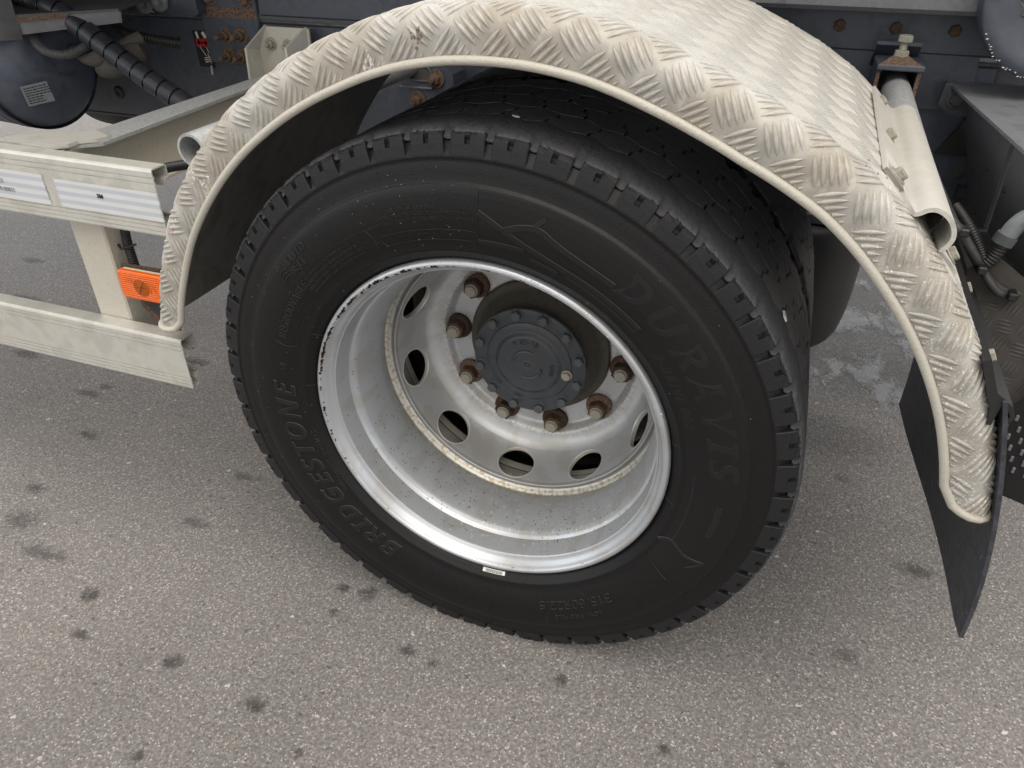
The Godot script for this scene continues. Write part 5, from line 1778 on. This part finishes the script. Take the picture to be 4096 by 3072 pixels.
	piece(lbd, "floor", box_mesh(Vector3(-3.2, 1.30, -0.61), Vector3(-0.75, 1.38, -0.10), 0.01), M.frame)
	piece(lbd, "floor", box_mesh(Vector3(-3.2, 1.30, -2.35), Vector3(1.6, 1.38, -0.62), 0.01), M.frame)
	# wheel on the far side
	var fw := node(truck, "far_wheel", AXLE + Vector3(0, 0, -2.45))
	piece(fw, "tyre", casing(true), M.rubber, Transform3D(Basis(Vector3.UP, PI), Vector3.ZERO))
	var iw2 := node(truck, "far_wheel", AXLE + Vector3(0, 0, -2.10))
	piece(iw2, "tyre", casing(true), M.rubber, Transform3D(Basis(Vector3.UP, PI), Vector3.ZERO))

func rear_parts() -> void:
	var r := node(truck, "rear_console", Vector3.ZERO, "dark folded steel console behind the mudguard")
	piece(r, "top_plate", plate_mesh([Vector3(0.639, 0.880, -0.840), Vector3(0.80, 0.880, -0.840), Vector3(0.95, 0.880, -0.20), Vector3(0.705, 0.880, -0.20), Vector3(0.685, 0.880, -0.368)], Vector3(0, -0.005, 0)), M.frame_pale)
	piece(r, "mounting_plate", plate_mesh([Vector3(0.632, 0.884, -0.800), Vector3(0.629, 0.846, -0.800), Vector3(0.648, 0.829, -0.800), Vector3(0.760, 0.824, -0.800), Vector3(0.760, 0.874, -0.800)], Vector3(0, 0, -0.006)), M.frame)
	piece(r, "plate_bolt", bolt_mesh(0.012, 0.010, 0.018), M.frame_dusty, toward(Vector3(0.657, 0.856, -0.7995), Vector3(0, 0, 1)))
	piece(r, "side_web", plate_mesh([Vector3(0.668, 0.874, -0.800), Vector3(0.694, 0.874, -0.480), Vector3(0.752, 0.652, -0.690), Vector3(0.745, 0.652, -0.880)], Vector3(0.006, 0, 0)), M.frame_pale)
	piece(r, "side_web", plate_mesh([Vector3(0.6965, 0.874, -0.462), Vector3(0.720, 0.874, -0.20), Vector3(0.790, 0.652, -0.36), Vector3(0.756, 0.652, -0.672)], Vector3(0.006, 0, 0)), M.frame_pale)
	for q in [[0.715, 0.790, -0.705], [0.722, 0.770, -0.665], [0.728, 0.770, -0.545]]:
		piece(r, "web_stud", bolt_mesh(0.005, 0.006), M.frame_dusty, toward(Vector3(q[0], q[1], q[2]), Vector3(-0.9, -0.25, 0.3)))
	piece(r, "back_plate", plate_mesh([Vector3(0.50, 0.742, -0.846), Vector3(0.742, 0.742, -0.846), Vector3(0.742, 0.684, -0.846), Vector3(0.50, 0.684, -0.846)], Vector3(0, 0, -0.010)), M.frame)
	piece(r, "drilled_hole", lathe_mesh([Vector2(0.0125, 0.0002), Vector2(0.011, 0.0012), Vector2(0.0, 0.0008)], 20), M.soot, toward(Vector3(0.711, 0.705, -0.846), Vector3(0, 0, 1)))
	piece(r, "stiffener", plate_mesh([Vector3(0.655, 0.742, -0.838), Vector3(0.700, 0.828, -0.838), Vector3(0.742, 0.826, -0.838), Vector3(0.738, 0.742, -0.838)], Vector3(0, 0, -0.004)), M.black)
	piece(r, "floor_plate", plate_mesh([Vector3(0.705, 0.650, -0.96), Vector3(0.80, 0.650, -0.96), Vector3(0.90, 0.650, -0.25), Vector3(0.760, 0.650, -0.262), Vector3(0.746, 0.650, -0.285), Vector3(0.716, 0.650, -0.38), Vector3(0.672, 0.650, -0.53)], Vector3(0, -0.005, 0)), M.frame_dusty)
	piece(r, "stud", bolt_mesh(0.010, 0.008, 0.013, 0.020), M.bolt, toward(Vector3(0.745, 0.812, -0.34), Vector3(-0.9, 0.1, 0.2)))
	piece(r, "slot_plate", plate_mesh([Vector3(0.733, 0.865, -0.35), Vector3(0.741, 0.865, -0.31), Vector3(0.752, 0.825, -0.34), Vector3(0.743, 0.825, -0.385)], Vector3(-0.005, -0.001, 0)), M.zinc_dusty)
	# hub cover in the upper right corner
	var rc := node(truck, "round_cover", Vector3(0.765, 1.046, -0.690), "dark round cover with cast spokes at the upper right")
	piece(rc, "cover_disc", lathe_mesh([Vector2(0.134, -0.05), Vector2(0.134, -0.006), Vector2(0.130, 0.0), Vector2(0.104, 0.0), Vector2(0.098, -0.008), Vector2(0.06, -0.014), Vector2(0.0, -0.016)], 64), M.frame)
	var st := begin(false)
	var hubc := Transform3D(Basis(Vector3.BACK, 0.3), Vector3(-0.086, -0.026, -0.0135))
	var ringp := []
	for k in 8: ringp.append(hubc * Vector3(0.017 * cos(k * PI / 3), 0.017 * sin(k * PI / 3), 0.0))
	tube(st, ringp, 0.0030, 6, false)
	for k in 5:
		cbox(st, Vector3(0.018, -0.005, -0.002), Vector3(0.040, 0.005, 0.004), 0.0015, hubc * Transform3D(Basis(Vector3.BACK, TAU * k / 5 + 2.0), Vector3.ZERO))
	piece(rc, "cast_spoke", done(st), M.frame_dusty)
	var chips := begin(false)
	for k in 30:
		var a := rng.randf_range(-2.75, -1.6)
		var rr := rng.randf_range(0.129, 0.1335)
		var s := rng.randf_range(0.0006, 0.003)
		var c := Vector3(rr * cos(a), rr * sin(a), 0.0004)
		quad(chips, c + Vector3(-s, 0, 0), c + Vector3(0, s * 0.5, 0), c + Vector3(s, s * 0.2, 0), c + Vector3(0, -s * 0.4, 0))
	piece(rc, "chipped_paint", done(chips), M.white).set_meta("kind", "stuff")
	# cables and connector
	var cb := node(truck, "rear_cables", Vector3.ZERO, "grey cables tied together below the saddle")
	for q in [[0.0, 0.0, 0.0], [0.010, -0.010, 0.012]]:
		var o := Vector3(q[0], q[1], q[2])
		piece(cb, "cable", tube_mesh(curved3([Vector3(0.585, 0.825, -0.46) + o, Vector3(0.607, 0.797, -0.31) + o, Vector3(0.628, 0.778, -0.295), Vector3(0.644, 0.757, -0.30) + o * 1.2, Vector3(0.667, 0.729, -0.295), Vector3(0.690, 0.708, -0.29) + o * 0.8, Vector3(0.718, 0.698, -0.29), Vector3(0.75, 0.704, -0.30) + o * 0.5, Vector3(0.85, 0.71, -0.33)], 8), 0.0062, 10), M.cable)
	piece(cb, "conduit", corrugated([Vector3(0.618, 0.800, -0.34), Vector3(0.640, 0.780, -0.315), Vector3(0.664, 0.748, -0.305), Vector3(0.676, 0.728, -0.30)], 0.0075, 0.004), M.black)
	for q in [[0.630, 0.780, -0.288], [0.668, 0.729, -0.284], [0.716, 0.698, -0.278]]:
		var c := Vector3(q[0], q[1], q[2])
		piece(cb, "cable_tie", box_mesh(c - Vector3(0.0065, 0.006, 0.014), c + Vector3(0.0065, 0.006, 0.008), 0.002), M.black)
	var el := node(truck, "plug_elbow", Vector3.ZERO, "light grey elbow plug with a corrugated hose at the right edge")
	piece(el, "elbow", tube_mesh(curved3([Vector3(0.688, 0.778, -0.30), Vector3(0.693, 0.793, -0.30), Vector3(0.703, 0.806, -0.30), Vector3(0.722, 0.810, -0.30), Vector3(0.745, 0.810, -0.30)], 6), 0.0125, 18), M.plastic_grey)
	piece(el, "collar", tube_mesh([Vector3(0.6845, 0.766, -0.30), Vector3(0.688, 0.779, -0.30)], 0.0155, 8), M.plastic_grey)
	piece(el, "hose", corrugated([Vector3(0.6855, 0.768, -0.30), Vector3(0.683, 0.752, -0.30), Vector3(0.677, 0.737, -0.30), Vector3(0.668, 0.726, -0.30)], 0.0105, 0.0048), M.black)
	# chequered step plate below, and the perforated tread beside it
	var sp := node(truck, "step_plate", Vector3.ZERO, "small dirty chequer-plate step at the right edge")
	var o := Vector3(0.664, 0.705, -0.315)
	var ux := Vector3(0.91, 0.0, 0.41).normalized()
	var uy := Vector3(0.05, 1, -0.12).normalized()
	var uz := ux.cross(uy).normalized()
	var L := func(x: float, y: float, z := 0.0): return o + ux * x + uy * y + uz * z
	piece(sp, "sheet", plate_mesh([L.call(-0.006, 0.01), L.call(0.0, -0.03), L.call(0.030, -0.075), L.call(0.012, -0.095), L.call(0.088, -0.225), L.call(0.096, -0.222), L.call(0.165, -0.10), L.call(0.16, -0.04), L.call(0.10, 0.0), L.call(0.02, 0.04)], -uz * 0.004), M.soot)
	st = begin()
	for i in 7:
		for j in 9:
			var c := Vector2(0.012 + i * 0.028, -0.03 - j * 0.028)
			if c.y < -0.045 - 1.9 * (c.x - 0.0) and c.x < 0.08: continue
			if c.x > 0.15 - 0.0 or c.y < -0.20 + (c.x - 0.09) * 1.7 and c.x > 0.09: continue
			var even := (i + j) % 2 == 0
			for b in 4:
				var dir := Vector2(0.25, 1).normalized() if even else Vector2(1, 0.12).normalized()
				var pp := Vector2(dir.y, -dir.x)
				var m := c + pp * (b - 1.5) * 0.0058
				var rows := []
				for wv in [-1.0, 0.0, 1.0]:
					var row := PackedVector3Array()
					for k in 5:
						var f := (k - 2) / 2.0
						var p2: Vector2 = m + dir * f * 0.0125 + pp * wv * 0.0019 * (1.0 - f * f)
						row.append(L.call(p2.x, p2.y, 0.0014 * (1.0 - f * f) if wv == 0.0 else 0.0001))
					rows.append(row)
				grid(st, rows)
	piece(sp, "raised_bars", done(st), M.frame_dusty)
	piece(sp, "grip_sheet", plate_mesh([L.call(0.075, -0.235, 0.03), L.call(0.165, -0.085, 0.03), L.call(0.30, -0.085, 0.03), L.call(0.30, -0.30, 0.03), L.call(0.10, -0.30, 0.03)], -uz * 0.003), M.black)
	st = begin(false)
	for i in 9:
		for j in 9:
			var x := 0.110 + i * 0.016 + (0.008 if j % 2 else 0.0)
			var y := -0.125 - j * 0.016
			if y > -0.235 + (x - 0.08) * 1.6: continue
			var t := Transform3D(Basis(ux, uy, uz), L.call(x, y, 0.030))
			cbox(st, Vector3(-0.0022, -0.005, 0), Vector3(0.0022, 0.005, 0.003), 0.0015, t)
	piece(sp, "grip_teeth", done(st), M.frame_pale)

# ------------------------------------------------------------------ chips caught on the tyre
func bits() -> void:
	var chip := func(called: String, label: String, at: Vector3, n: Vector3, turn: float, s: float):
		var st := begin(false)
		var pts := [Vector3(-1.4, -0.3, 0), Vector3(-0.2, -0.75, 0), Vector3(1.5, -0.25, 0), Vector3(1.2, 0.35, 0), Vector3(-0.6, 0.6, 0)]
		var q := []
		for p in pts: q.append(p * s)
		plate(st, q, Vector3(0, 0, s * 0.35))
		var o := piece(self, called, done(st), M.white, toward(at, n, turn))
		o.set_meta("label", label)
		o.set_meta("category", "stone chip")
		o.set_meta("group", "pale chips stuck to the tyre tread")
	var put := func(deg: float, z: float):
		var a := deg_to_rad(deg)
		return [AXLE + Vector3(0.4803 * cos(a), 0.4803 * sin(a), z), Vector3(cos(a), sin(a), 0)]
	var p: Array = put.call(32.0, -0.062)
	chip.call("stone_chip", "pale chip stuck to the right side of the tyre tread", p[0], p[1], 0.5, 0.0062)
	p = put.call(86.0, -0.055)
	chip.call("stone_chip", "pale chip stuck to the top of the tyre tread under the mudguard", p[0], p[1], 1.2, 0.0042)

# ------------------------------------------------------------------ all of it
func _ready() -> void:
	rng.seed = 7
	# camera
	var cam := Camera3D.new()
	cam.name = "camera"
	cam.position = Vector3(0.3620, 1.1831, 0.8722)
	cam.rotation = Vector3(-0.58678, 0.34515, 0.00217)
	cam.fov = 54.82
	cam.near = 0.02
	cam.far = 400.0
	cam.current = true
	add_child(cam)
	# overcast sky
	var env := Environment.new()
	env.background_mode = Environment.BG_SKY
	var sky := Sky.new()
	var sm := ProceduralSkyMaterial.new()
	sm.sky_top_color = Color(0.98, 0.99, 1.0)       # an overcast sky: about three times as bright overhead as at the horizon
	sm.sky_horizon_color = Color(0.63, 0.635, 0.645)
	sm.sky_curve = 1.0
	sm.ground_bottom_color = Color(0.45, 0.44, 0.43)
	sm.ground_horizon_color = Color(0.6, 0.6, 0.6)
	sm.sun_angle_max = 1.0
	sky.sky_material = sm
	env.sky = sky
	env.background_energy_multiplier = 1.0
	env.tonemap_mode = Environment.TONE_MAPPER_LINEAR
	env.tonemap_exposure = 4.7
	env.sdfgi_enabled = true
	env.ssao_enabled = true
	env.ssil_enabled = true
	var we := WorldEnvironment.new()
	we.name = "sky"
	we.environment = env
	add_child(we)
	var sun := DirectionalLight3D.new()
	sun.name = "sun"
	sun.light_color = Color(1.0, 0.97, 0.93)
	sun.light_energy = 0.20
	sun.light_angular_distance = 60.0
	sun.shadow_enabled = true
	sun.rotation = Vector3(deg_to_rad(-68), deg_to_rad(25), 0)
	add_child(sun)

	bold = SystemFont.new()
	bold.font_names = PackedStringArray(["Droid Sans"])
	bold.font_weight = 700
	plainf = SystemFont.new()
	plainf.font_names = PackedStringArray(["Droid Sans"])
	materials()
	ground()
	truck = Node3D.new()
	truck.name = "truck"
	truck.set_meta("label", "dark grey lorry, rear wheel under an aluminium mudguard, side guard at left")
	truck.set_meta("category", "truck")
	add_child(truck)
	chassis()
	wheel()
	mudguard()
	flap()
	supports()
	side_guard()
	rear_parts()
	bits()
